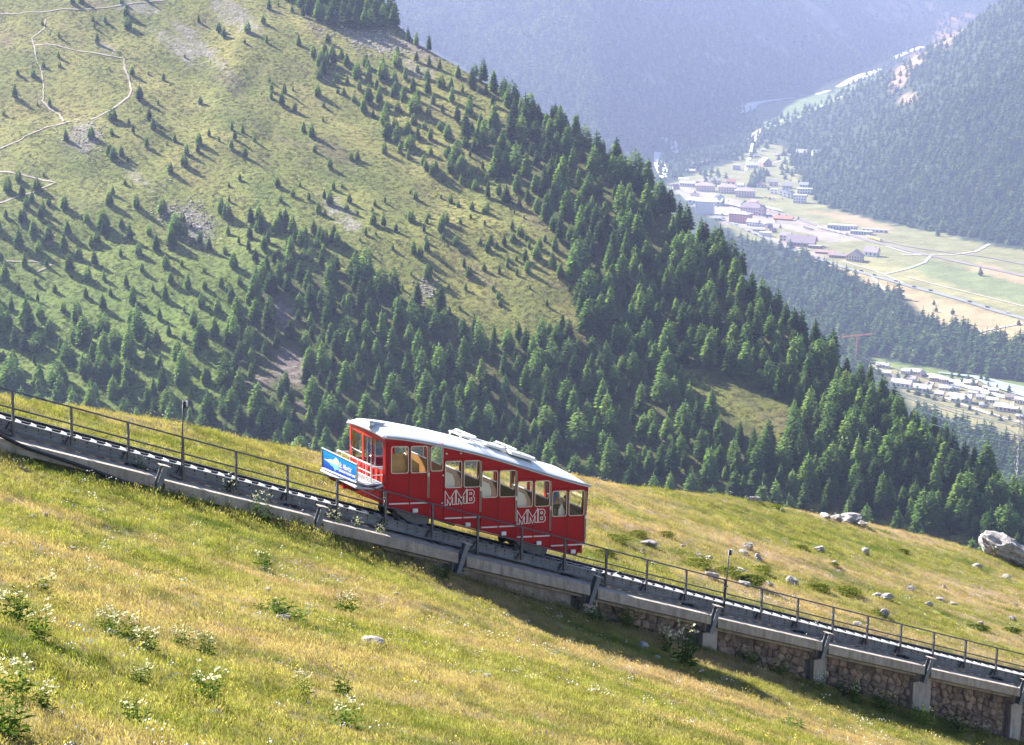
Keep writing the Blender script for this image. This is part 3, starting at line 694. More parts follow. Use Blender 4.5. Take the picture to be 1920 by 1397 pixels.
lamp(1358, 1140, 1367.5, 1031, -0.08, 'thin leaning signal lamp post on the railing downhill of the red car')
# water pipe
PPX = [(-30, 806), (0, 816), (50, 840), (150, 873), (250, 910), (326, 934), (391, 958), (480, 986), (560, 1010)]
def on_plane(px, py, t):
    r = ray(px, py); return r*(((A+NV*t)@NV)/(r@NV))
pts = [on_plane(x, y, -1.0-0.05*i) for i, (x, y) in enumerate(PPX)]
m = MB(pts[4]); m.tube(pts, 0.05, 8); tag(m.build('water_pipe', MT['black'], None, smooth=True), 'black pipe running down in front of the concrete beam by the upper lamp', 'pipe')
PP2 = [(940, 1112), (1052, 1144), (1109, 1160), (1203, 1183), (1242, 1192), (1318, 1206), (1370, 1221), (1425, 1241), (1487, 1265), (1566, 1291), (1650, 1316), (1725, 1340), (1805, 1364), (1900, 1392), (1960, 1410)]
Pq, _ = march([p[0] for p in PP2], [p[1] for p in PP2], near_z, 40, 120, 700)
pts = [p+ZV*0.10 for p in Pq]
m = MB(pts[6]); m.tube(pts, 0.045, 8); tag(m.build('water_pipe', MT['black'], None, smooth=True), 'black pipe lying in the weeds along the foot of the stone wall', 'pipe')

# ================================================================== FUNICULAR CAR   p: level, along the car; q: height; t: across
CO = A*[1, 1, 0] + HV*12.12741 + ZV*(-18.22957); E1 = HV*math.cos(.10)-ZV*math.sin(.10)
T0, T1, TM = 0.30, 2.70, 1.50
def C(p, t, q): return CO+E1*p+NV*t+ZV*q
CROOT = C(3.9, TM, -1.0)
car = empty('funicular_car', CROOT, 'red funicular car with white roof and MMB lettering on its side', 'funicular car')
def cprism(mb, poly, t0, t1): return mb.prism([C(p, t0, q) for p, q in poly], NV*(t1-t0))
ROOFE = [(-0.06, 2.20), (0.22, 2.18), (0.76, 2.12), (1.55, 1.99), (2.55, 1.79), (3.57, 1.56), (4.6, 1.28), (5.66, .97), (6.73, .67), (7.92, .37)]
def roofq(p): return float(np.interp(p, [a for a, b in ROOFE], [b for a, b in ROOFE]))
def botq(p): return 0.02-0.268*(p-0.05)
BAYS = [  # p0, p1, window p0, p1, window q0, q1, sill q, header q, is_door
    (.13, .91, .24, .87, 1.01, 1.89, .03, 2.0, 1), (.91, 1.63, .96, 1.58, 1.01, 1.89, .03, 2.0, 1), (1.63, 2.20, 1.70, 2.16, 1.05, 1.86, -.30, 1.93, 0),
    (2.20, 2.91, 2.24, 2.87, .48, 1.37, -.52, 1.46, 1), (2.91, 3.61, 2.95, 3.57, .48, 1.37, -.52, 1.46, 1),
    (3.61, 4.29, 3.65, 4.25, .11, 1.01, -.88, 1.10, 1), (4.29, 5.00, 4.33, 4.96, .11, 1.01, -.88, 1.10, 1),
    (5.00, 5.67, 5.04, 5.63, -.26, .62, -1.27, .71, 1), (5.67, 6.37, 5.72, 6.31, -.26, .62, -1.27, .71, 1),
    (6.37, 7.05, 6.43, 7.01, -.63, .25, -1.63, .33, 1), (7.05, 7.80, 7.10, 7.72, -.63, .25, -1.63, .33, 1)]
def rrect(p0, p1, q0, q1, r=0.06, n=3):
    o = []
    for cx, cy_, a0 in ((p1-r, q1-r, 0), (p0+r, q1-r, 90), (p0+r, q0+r, 180), (p1-r, q0+r, 270)):
        for i in range(n+1):
            a = math.radians(a0+90*i/n); o.append((cx+r*math.cos(a), cy_+r*math.sin(a)))
    return o
def ring(mb, outer, inner, t0, t1):
    n = len(outer); v = [C(p, t, q) for t in (t0, t1) for ps in (outer, inner) for p, q in ps]; f = []
    for i in range(n):
        j = (i+1) % n
        f += [(i, j, n+j, n+i), (2*n+i, 3*n+i, 3*n+j, 2*n+j), (i, 2*n+i, 2*n+j, j), (n+i, n+j, 3*n+j, 3*n+i)]
    return mb.add(v, f)
def outer_match(p0, p1, q0, q1, n=3):
    o = []
    for cx, cy_, a0 in ((p1, q1, 0), (p0, q1, 90), (p0, q0, 180), (p1, q0, 270)):
        for i in range(n+1): o.append((cx, cy_))
    return o
for side, (ta, tb, sg) in enumerate(((T0, T0+.05, -1), (T1, T1-.05, 1))):
    nm = 'side_panel'
    # frame posts, fascia and skirt of the body side
    fa = MB(CROOT)
    pts_top = [(p, q) for p, q in ROOFE if 0.05 <= p <= 7.9]
    hd = []
    for b in BAYS: hd += [(b[0], b[7]), (b[1], b[7])]
    hd[0] = (0.05, hd[0][1]); hd[-1] = (7.90, hd[-1][1])
    # fascia in vertical slices
    xs = sorted(set([0.05, 7.9]+[b[0] for b in BAYS[1:]]+[p for p, _ in pts_top]))
    for x0, x1 in zip(xs[:-1], xs[1:]):
        xm = (x0+x1)/2; h = [b[7] for b in BAYS if b[0]-.1 <= xm <= b[1]+.15][0]
        cprism(fa, [(x0, h), (x1, h), (x1, max(roofq(x1), h+.01)), (x0, roofq(x0))], ta, tb)
    sk = fa
    for b in BAYS:
        x0 = 0.05 if b is BAYS[0] else b[0]; x1 = b[1] if b is not BAYS[-1] else 7.70
        cprism(sk, [(x0, botq(x0)), (x1, botq(x1) if b is not BAYS[-1] else botq(7.5)), (x1, b[6]), (x0, b[6])], ta, tb) if b[6] > botq(x0)+.005 else cprism(sk, [(x0, botq(x0)-.001), (x1, botq(x1)), (x1, b[6])], ta, tb)
    # end posts
    cprism(fa, [(0.03, 0.02), (.13, 0.02), (.13, 2.0), (0.05, 2.0)], ta, tb)
    cprism(fa, [(7.80, BAYS[-1][6]), (7.70, BAYS[-1][6]), (7.80, -.3), (7.80, .33), (7.90, .33)][::1], ta, tb)
    fa.build(nm, MT['red'], car)
    for b in BAYS:
        p0, p1, w0, w1, q0, q1, s, h, dr = b
        o_ = 0.012*sg if dr else 0.0
        g = 0.009
        d = MB(CROOT)
        ring(d, outer_match(p0+g, p1-g, s+g, h-g), rrect(w0, w1, q0, q1, .07), ta+o_, tb+o_) if False else None
        # door leaf: outer border to window opening
        ro, ri = outer_match(p0+g, p1-g, s+g, h-g), rrect(w0, w1, q0, q1, .07)
        ring(d, ro, ri, ta+o_, tb+o_)
        leaf = d.build('door' if dr else 'window_panel', MT['red'], car)
        fr = MB(CROOT); ring(fr, rrect(w0-.006, w1+.006, q0-.006, q1+.006, .075), rrect(w0+.017, w1-.017, q0+.017, q1-.017, .06), ta+o_+.004*sg, ta+o_+.022*sg)
        fr.build('window_frame', MT['alu'], leaf)
        gl = MB(CROOT); cprism(gl, [(w0+.01, q0+.01), (w1-.01, q0+.01), (w1-.01, q1-.01), (w0+.01, q1-.01)], (ta+tb)/2+o_, (ta+tb)/2+o_-.004*sg); gl.build('window_pane', MT['glass'], leaf)
        if side == 0 and dr:
            m = MB(CROOT); last = b[1] in (1.63, 3.61, 5.00, 6.37, 7.80)
            if last:
                for dx in (-.045, .0):
                    m.tube([C(p1+dx, ta-.035, s+.15), C(p1+dx, ta-.035, h-.12)], .011, 6)
                m.box(C(p1-.03, ta-.045, q0-.06), E1*.07, NV*.04, ZV*.13)
                m.build('door_handle', MT['alu'], leaf)
            else:
                m.box(C(p1, ta-.016, (s+h)/2), E1*.018, NV*.008, ZV*(h-s-.05)); m.build('door_seal', MT['black'], leaf)
            m = MB(CROOT)
            m.box(C((p0+p1)/2, ta-.03, s-.012), E1*(p1-p0-.07), NV*.05, ZV*.035); m.build('door_sill', MT['white'], leaf)
    if side == 0:
        for p, q in ((1.12, -.25), (3.11, -.79), (4.5, -1.15), (5.9, -1.54), (7.3, -1.9)):
            m = MB(CROOT); m.box(C(p, ta-.04, q+.02), E1*.19, NV*.08, ZV*.13); m.build('step_block', MT['white'], car, bevel=.02)  # little white step blocks below the doors, not lamps
        for p, q in ((2.29, 1.62), (2.83, 1.62), (2.14, -.02), (2.17, .9)):
            m = MB(CROOT); m.tube([C(p, ta, q), C(p, ta-.03, q)], .03, 8); m.build('marker_lamp', MT['alu'], car)
# lower edge rail of the body and chassis
m = MB(CROOT)
m.prism([C(.05, T0+.02, .02), C(7.5, T0+.02, botq(7.5)), C(7.5, T0+.02, botq(7.5)-.06), C(.05, T0+.02, -.04)], NV*.10)
m.prism([C(.05, T1-.12, .02), C(7.5, T1-.12, botq(7.5)), C(7.5, T1-.12, botq(7.5)-.06), C(.05, T1-.12, -.04)], NV*.10)
m.build('sole_bar', MT['red'], car)
for p in (1.35, 6.0):
    qb = botq(p)
    m = MB(CROOT)
    for t in (.80, 1.88):
        m.prism([C(p-.75, t, qb+.17), C(p+.7, t, qb-.22), C(p+.5, t, qb-.54), C(p-.15, t, qb-.42), C(p-.6, t, qb-.1)], NV*.10)
    ch = m.build('bogie', MT['steel'], car)
    for dp in (-.52, .48):
        for t in (.87, 1.80):
            m = MB(CROOT); cc = C(p+dp, t, 0); h_, t_ = ht(cc[0], cc[1]); cc[2] = ztrack(h_)+.201+.17
            m.tube([cc, cc+NV*.10], .17, 16); m.build('wheel', MT['steel_dark'], ch)
m = MB(CROOT); m.prism([C(2.2, 1.0, botq(2.2)-.02), C(3.1, 1.0, botq(3.1)-.02), C(3.05, 1.0, botq(3.1)-.22), C(2.25, 1.0, botq(2.2)-.2)], NV*.7)
for p in (2.4, 2.55, 2.7): m.box(C(p, .98, botq(p)-.16), E1*.05, NV*.03, ZV*.05)
m.build('battery_box', MT['steel_dark'], car)
# floors stepped, partitions, seats
LV = [(.13, 2.2, .03), (2.2, 3.61, -.52), (3.61, 5.0, -.88), (5.0, 6.37, -1.27), (6.37, 7.78, -1.63)]
for i, (a, b, q) in enumerate(LV):
    m = MB(CROOT); m.prism([C(a, T0+.055, q-.06), C(b, T0+.055, q-.06), C(b, T0+.055, q), C(a, T0+.055, q)], NV*(T1-T0-.11)); m.build('floor', MT['brown'], car)
    wq = BAYS[[0, 3, 5, 7, 9][i]][4]
    m = MB(CROOT); m.prism([C(b-.06, T0+.06, q), C(b-.03, T0+.06, q), C(b-.03, T0+.06, wq+.20), C(b-.06, T0+.06, wq+.20)], NV*(T1-T0-.12)); pt = m.build('partition', MT['wood'] if i == 0 else MT['brown'], car)
    m = MB(CROOT); m.tube([C(b-.045, T0+.07, wq+.22), C(b-.045, T1-.07, wq+.22)], .025, 8); m.build('partition_rail', MT['alu'], pt)
    m = MB(CROOT); m.tube([C(b-.045, 1.3, wq+.22), C(b-.045, 1.3, wq+1.05)], .022, 8); m.tube([C(b-.07, T1-.1, wq+.22), C(b-.07, T1-.1, wq+1.0)], .03, 8); m.build('grab_pole', MT['steel_dark'] if i else MT['alu'], pt)
    if i > 0:
        m = MB(CROOT); x = a+.05
        prof = [(x, q+.40), (x+.46, q+.40), (x+.46, q+.46), (x+.40, q+.50), (x+.43, q+.86), (x+.42, q+1.22), (x+.34, q+1.42), (x+.16, q+1.50), (x, q+1.52)] if i < 4 else [(x+.30, q+.50), (x+.62, q+.50), (x+.60, q+1.15), (x+.48, q+1.42), (x+.36, q+1.2)]
        m.prism([C(p, T0+.10, qq) for p, qq in prof], NV*.05); m.build('seat_end', MT['cream'], car)
        m = MB(CROOT); m.prism([C(x+.06, T0+.16, q+.42), C(x+.36, T0+.16, q+.42), C(x+.32, T0+.16, q+1.2), C(x+.2, T0+.16, q+1.25)], NV*2.2); m.build('bench', MT['brown'], car)
m = MB(CROOT); m.prism([C(.22, T0+.10, 1.0), C(.82, T0+.10, 1.0), C(.82, T0+.10, 1.62), C(.22, T0+.10, 1.62)], NV*.02); m.build('cabin_panel', MT['wood'], car)
cr = C(1.22, .8, .03)
m = MB(cr); m.prism([C(1.02, .6, .05), C(1.46, .6, .05), C(1.46, .6, 1.22), C(1.02, .6, 1.50)], NV*.5)
tag(m.build('wooden_crate', MT['wood'], None), 'pale wooden crate seen through the upper door of the red car', 'crate')
m = MB(CROOT); m.prism([C(7.15, T0+.12, -1.6), C(7.74, T0+.12, -1.6), C(7.74, T0+.12, -.66), C(7.15, T0+.12, -.36)], NV*2.1); m.build('control_desk', MT['black'], car)
m = MB(CROOT); m.tube([C(7.55, .6, -.55), C(7.76, .55, -.2)], .012, 6); m.build('wiper', MT['black'], car)
# uphill end: flat-ish bowed wall with two windows
def bow(t): return 0.05-0.14*(1-((t-TM)/1.2)**2)
def endq(t, base): return base
def end_strip(mb, q0, q1, ta, tb, d=.04, dq=0.0, out=0.0):
    n = max(2, int((tb-ta)/.2)); ts = np.linspace(ta, tb, n+1)
    for a, b in zip(ts[:-1], ts[1:]):
        mb.add([C(bow(a)-out, a, q0), C(bow(b)-out, b, q0), C(bow(b)-out, b, q1), C(bow(a)-out, a, q1), C(bow(a)+d, a, q0), C(bow(b)+d, b, q0), C(bow(b)+d, b, q1), C(bow(a)+d, a, q1)],
               [(0, 1, 2, 3), (7, 6, 5, 4), (0, 4, 5, 1), (1, 5, 6, 2), (2, 6, 7, 3), (3, 7, 4, 0)])
m = MB(CROOT)
end_strip(m, 0.0, 1.10, T0, T1)
end_strip(m, 2.02, 2.24, T0, T1)
ew = m.build('end_wall', MT['red_sunlit'], car)
for a, b in ((T0, T0+.13), (1.50, 1.62), (T1-.13, T1)):
    m = MB(CROOT); end_strip(m, 1.10, 2.02, a, b); m.build('end_pillar', MT['red_sunlit'], car)
for a, b in ((T0+.13, 1.50), (1.62, T1-.13)):
    m = MB(CROOT); end_strip(m, 1.11, 2.01, a, b, .006, 0, -.012); m.build('window_pane', MT['glass'], ew)
    m = MB(CROOT); end_strip(m, 1.38 if a > 1 else 1.10, 1.41 if a > 1 else 1.15, a, b, .02, 0, 0.004); m.build('window_bar', MT['alu'], ew)
m = MB(CROOT)
for t in (.9, 1.12, 1.36): m.tube([C(bow(t)+.06, t, 1.1), C(bow(t)+.06, t, 2.0)], .02, 6)
m.build('inner_pole', MT['alu'], car)
for t in np.linspace(.48, 2.52, 9):
    m = MB(CROOT); m.box(C(bow(t)-.012, t, .88), E1*.02, NV*.16, ZV*.36); m.build('end_rib', MT['red_sunlit'], ew)
m = MB(CROOT); m.tube([C(bow(2.5)-.05, 2.5, 1.62), C(bow(2.3)-.05, 2.28, 1.16)], .014, 6); m.build('wiper', MT['alu'], ew)
# downhill end
m = MB(CROOT)
m.prism([C(7.76, T0, .33), C(7.90, T0, .36), C(7.80, T0, -.7), C(7.68, T0, -.7)], NV*.12)
m.prism([C(7.76, T1-.12, .33), C(7.90, T1-.12, .36), C(7.80, T1-.12, -.7), C(7.68, T1-.12, -.7)], NV*.12)
m.prism([C(7.68, T0, -.7), C(7.80, T0, -.7), C(7.66, T0, -1.66), C(7.50, T0, -2.0), C(7.46, T0, -1.95)], NV*2.4)
m.prism([C(7.80, T0, .33), C(7.92, T0, .33), C(7.92, T0, .40), C(7.8, T0, .42)], NV*2.4)
m.build('end_wall', MT['red'], car)
m = MB(CROOT); m.prism([C(7.85, T0+.12, .33), C(7.74, T0+.12, -.7), C(7.735, T0+.12, -.7), C(7.845, T0+.12, .33)], NV*2.16); m.build('window_pane', MT['glass'], car)
# roof: arched sheet swept over the curved eaves
def roof():
    ps = [-.04, -.02, .03, .12, .3, .76, 1.2, 1.8, 2.55, 3.3, 4.0, 4.6, 5.3, 6.0, 6.73, 7.3, 7.75, 7.98]; nt_ = 20; v = []; f = []
    for i, p in enumerate(ps):
        e = roofq(max(p, -.06))-(0.06 if p < -.03 else 0)
        rise = 0.29*min(1, max(0.0, (p+.06)/.16))**.5*min(1, max(0, (8.05-p)/.7))**.5
        for j in range(nt_+1):
            s = -1+2*j/nt_; t = TM+s*1.25
            pb = p if p > .3 else p-0.12*(1-s*s)*(0.3-p)/.34
            v.append(C(pb, t, e+.005+max(rise, .02)*(1-abs(s)**2.3)))
    n = nt_+1
    for i in range(len(ps)-1):
        for j in range(nt_): f.append((i*n+j, i*n+j+1, (i+1)*n+j+1, (i+1)*n+j))
    m = MB(CROOT); m.add(v, f); o = m.build('roof', MT['roof_white'], car, smooth=True)
    so = o.modifiers.new('thickness', 'SOLIDIFY'); so.thickness = .03; so.offset = 1
    return o
roof_o = roof()
for sgn, t in ((-1, T0-.075), (1, T1+.055)):
    m = MB(CROOT); pp = [(p, roofq(p)+.03) for p in np.linspace(.02, 7.95, 24)]
    m.tube([C(p, t+.012, q) for p, q in pp], .032, 6); m.build('gutter', MT['gutter'], roof_o)
    m = MB(CROOT); m.tube([C(p, t+.02, q-.055) for p, q in pp], .014, 5); m.build('drip_rail', MT['roof_white'], roof_o)
hl = C(-.04, 1.05, roofq(0)+.27)
m = MB(CROOT); m.tube([hl-E1*.12, hl+E1*.02], .12, 14); h_ = m.build('headlamp', MT['alu'], car, smooth=False)
m = MB(CROOT); m.tube([hl-E1*.135, hl-E1*.12], .105, 14); m.build('lens', MT['white'], h_)
m = MB(CROOT); m.tube([hl, hl+E1*.5], .11, 12, .02); m.build('cowl', MT['gutter'], h_, smooth=True)
# current collector frames and hatch on the roof
def rq(p, t): return roofq(p)+.03+.29*(1-abs((t-TM)/1.25)**2.3)
for (pa, pb) in ((3.35, 4.15), (4.95, 5.75)):
    m = MB(CROOT)
    for t in (1.15, 1.85):
        m.tube([C(pa, t, rq(pa, t)+.10), C(pb, t, rq(pb, t)+.10)], .035, 6)
        m.tube([C(pa+.1, t, rq(pa, t)+.14), C(pa+.42, 1.5, rq(pa+.4, 1.5)+.19), C(pb-.1, t, rq(pb, t)+.14)], .022, 6)
        for p in (pa, (pa+pb)/2, pb): m.tube([C(p, t, rq(p, t)), C(p, t, rq(p, t)+.1)], .03, 6)
    for p in np.linspace(pa, pb, 5): m.tube([C(p, 1.1, rq(p, 1.1)+.11), C(p, 1.9, rq(p, 1.9)+.11)], .025, 6)
    m.tube([C(pa+.30, 1.0, rq(pa+.3, 1.5)+.19), C(pa+.30, 2.0, rq(pa+.3, 1.5)+.19)], .03, 6); m.tube([C(pa+.48, 1.0, rq(pa+.5, 1.5)+.18), C(pa+.48, 2.0, rq(pa+.5, 1.5)+.18)], .03, 6)
    m.build('current_collector', MT['white'], roof_o)
m = MB(CROOT); m.prism([C(4.25, 1.0, rq(4.25, 1.0)+.02), C(5.0, 1.0, rq(5.0, 1.0)+.02), C(5.0, 1.0, rq(5.0, 1.0)+.12), C(4.25, 1.0, rq(4.25, 1.0)+.12)], NV*1.0); m.build('roof_hatch', MT['white'], roof_o, bevel=.02)
m = MB(CROOT); m.prism([C(5.05, .72, rq(5.05, .75)+.06), C(6.05, .72, rq(6.05, .75)+.06), C(6.05, .72, rq(6.05, .75)+.17), C(5.05, .72, rq(5.05, .75)+.17)], NV*.9); wr = m.build('walkway_board', MT['white'], roof_o)
m = MB(CROOT)
for p in np.linspace(5.1, 6.0, 10): m.box(C(p, 1.17, rq(p, .75)+.19), E1*.03, NV*.85, ZV*.035)
m.build('ridges', MT['alu'], wr)
# MMB lettering
M_PTS = [(35, 825), (57, 636), (118, 745), (212, 628), (188, 818), (148, 818), (160, 722), (112, 832), (78, 748), (72, 822)]
B_OUT = [(372, 808), (390, 633), (465, 631), (490, 650), (492, 680), (472, 718), (490, 745), (486, 782), (455, 808)]
B_H1 = [(424, 668), (452, 668), (453, 690), (420, 694)]; B_H2 = [(416, 740), (449, 737), (446, 770), (412, 775)]
def letters(p0, q0, sc, t, base_x=35, base_y=826):
    def cv(x, y): return p0+(x-.11*(base_y-y)*-1*-1-base_x)*sc, q0+(base_y-y)*sc
    shapes = [('letter', [M_PTS]), ('letter', [[(x+171, y-8) for x, y in M_PTS]]), ('letter', [B_OUT, B_H1, B_H2])]
    for nm, polys in shapes:
        m = MB(CROOT)
        for poly in polys:
            pts = [np.array(cv(*a)) for a in poly]; n = len(pts); w = 0.011
            for i in range(n):
                a, b = pts[i], pts[(i+1) % n]; d = (b-a)/np.linalg.norm(b-a); nn = np.array([-d[1], d[0]])*w; e = d*w*.7
                qd = [a-e-nn, b+e-nn, b+e+nn, a-e+nn]
                m.prism([C(x, t, y) for x, y in qd], -NV*(.004+.0004*i))
        m.build(nm, MT['white'], car)
letters(2.25, -.10, .00252, T0-.0135); letters(5.04, -.85, .00252, T0-.0135)
# loading platform on the uphill end
PF = MB(CROOT); PF.prism([C(-1.0, T0+.02, .60), C(-.05, T0+.02, .65), C(-.05, T0+.02, .70), C(-1.0, T0+.02, .65)], NV*2.36); pf = PF.build('platform', MT['gutter'], car)
for t in np.linspace(T0+.12, T1-.12, 18):
    m = MB(CROOT); m.prism([C(-.96, t, .655), C(-.1, t, .70), C(-.1, t, .72), C(-.96, t, .675)], NV*.035); m.build('platform_rib', MT['white'], pf)
m = MB(CROOT); m.tube([C(-1.0, T0, .58), C(-.4, T0, .52), C(-.04, T0, .62)], .04, 8); m.tube([C(-1.0, T0, .58), C(-1.0, T1, .58)], .04, 8); m.build('platform_frame', MT['alu'], pf)
m = MB(CROOT)
TB = [C(-.45, T0+.05, .7), C(-.45, T0+.05, 1.22), C(-.45, T0+.10, 1.28), C(-.45, T1-.10, 1.28), C(-.45, T1-.05, 1.22), C(-.45, T1-.05, .7)]
m.tube(TB, .02, 6)
for q in (.86, 1.02): m.tube([C(-.45, T0+.05, q), C(-.45, T1-.05, q)], .015, 6)
for t in np.linspace(.7, 2.3, 4): m.tube([C(-.45, t, .68), C(-.45, t, 1.28)], .013, 6)
m.tube([C(-.45, T0+.05, 1.22), C(-.02, T0+.05, 1.22)], .018, 6); m.tube([C(-.45, T1-.05, 1.22), C(-.02, T1-.05, 1.22)], .018, 6); m.tube([C(-.45, T0+.05, .95), C(-.02, T0+.05, .95)], .015, 6)
m.build('platform_railing', MT['white'], car)
m = MB(CROOT)
for t in (.42, 2.3):
    m.prism([C(-.03, t, .02), C(-.03, t, .55), C(-.80, t, .52), C(-.95, t, .42), C(-.55, t, .22)], NV*.05)
m.prism([C(-.03, .5, .03), C(-.03, .5, .08), C(-.62, .5, .28), C(-.62, .5, .23)], NV*1.8)
ug = m.build('underframe', MT['red_sunlit'], car)
m = MB(CROOT)
for i in range(5):
    for j in range(3):
        p = -.1-.15*i; q = .12+.12*j+.055*i
        if q < .48: m.box(C(p, .415, q), E1*.07, NV*.012, ZV*.035)
m.build('slots', MT['red'], ug)
m = MB(CROOT); m.tube([C(-.95, 1.35, .40), C(-.62, 1.35, .36)], .09, 12); m.build('buffer', MT['red_sunlit'], car)
m = MB(CROOT); m.tube([C(-.80, .40, .50), C(-.45, .38, .34), C(-.02, .36, .14)], .014, 6); m.tube([C(-.03, .28, .5), C(-.03, .28, -.02)], .018, 6); m.build('brake_hose', MT['alu'], car)
# advertising board
BR = C(-1.0, TM, 1.0)
bd = empty('advertising_board', BR, 'blue advertising board with mountain logo on the uphill platform of the red car', 'sign board')
b_nr_t, b_nr_b, b_fr_t, b_fr_b = C(-1.0, .26, 1.34), C(-1.0, .26, .76), C(-1.0, 2.62, 1.36), C(-1.0, 2.62, .70)
def BU(u, v, o=0.0):   # u 0 far .. 1 near, v 0 bottom .. 1 top
    return (b_fr_b*(1-u)+b_nr_b*u)*(1-v)+(b_fr_t*(1-u)+b_nr_t*u)*v - E1*o
def sign_mat():
    m, nt, out = new_mat('blue_sign_print'); tc = N(nt, 'ShaderNodeTexCoord'); sp = N(nt, 'ShaderNodeSeparateXYZ'); nt.links.new(tc.outputs['Generated'], sp.inputs[0])
    c = ramp(nt, sp.outputs['Z'], [(0.1, (0.0, 0.045, 0.42)), (0.9, (0.0, 0.30, 0.80))]); bsdf(nt, out, c, 0.35); return m
m = MB(BR); m.prism([BU(0, 0), BU(1, 0), BU(1, 1), BU(0, 1)], E1*.03); m.build('panel', sign_mat(), bd)
m = MB(BR)
for a, b in (((0, 0), (1, 0)), ((1, 0), (1, 1)), ((1, 1), (0, 1)), ((0, 1), (0, 0))): m.tube([BU(*a, o=.004), BU(*b, o=.004)], .022, 6)
m.build('frame', MT['alu'], bd)
def sgn_poly(nm, px, m_, o):
    def uv(x, y):   # photo crop to board coordinates
        u = (x-40)/(705-40); top = 185+(520-185)*u; bot = 565+(830-565)*u; return u, 1-(y-top)/(bot-top)
    pts = [BU(*uv(x, y), o=o) for x, y in px]; m = MB(BR); m.prism(pts, E1*.003); m.build(nm, m_, bd)
sgn_poly('logo_peaks', [(72, 390), (150, 412), (205, 400), (228, 418), (250, 424), (285, 400), (308, 376), (335, 412), (365, 452), (362, 525), (270, 490), (160, 455)], plain('logo_cream', (.78, .76, .48)), .006)
sgn_poly('logo_lake', [(160, 457), (270, 492), (362, 527), (354, 612), (318, 600), (290, 622), (272, 575), (240, 530), (205, 516), (196, 490)], plain('logo_cyan', (.22, .70, .82)), .006)
def words(txt, u0, v0, u1, hgt, shear, bold):
    cu = bpy.data.curves.new('txt', 'FONT'); cu.body = txt; cu.shear = shear; cu.offset = bold; cu.resolution_u = 3
    to = bpy.data.objects.new('txt', cu); COL.objects.link(to); bpy.context.view_layer.update()
    dg = bpy.context.evaluated_depsgraph_get(); me = bpy.data.meshes.new_from_object(to.evaluated_get(dg)); bpy.data.objects.remove(to)
    co = np.array([v.co[:] for v in me.vertices]); mn, mx = co[:, 0].min(), co[:, 0].max(); m0, m1 = co[:, 1].min(), co[:, 1].max()
    for v, c in zip(me.vertices, co):
        u = u0+(c[0]-mn)/(mx-mn)*(u1-u0); vv = v0+(c[1]-m0)/(m1-m0)*hgt
        v.co = Vector(BU(u, vv, .008)-BR)
    me.materials.clear(); me.materials.append(MT['white']); o = link('lettering', me, bd)
words('St. Moritz', .49, .40, .86, .30, 0.4, .03); words('ENGADIN MOUNTAINS', .49, .19, .96, .15, 0, .05)
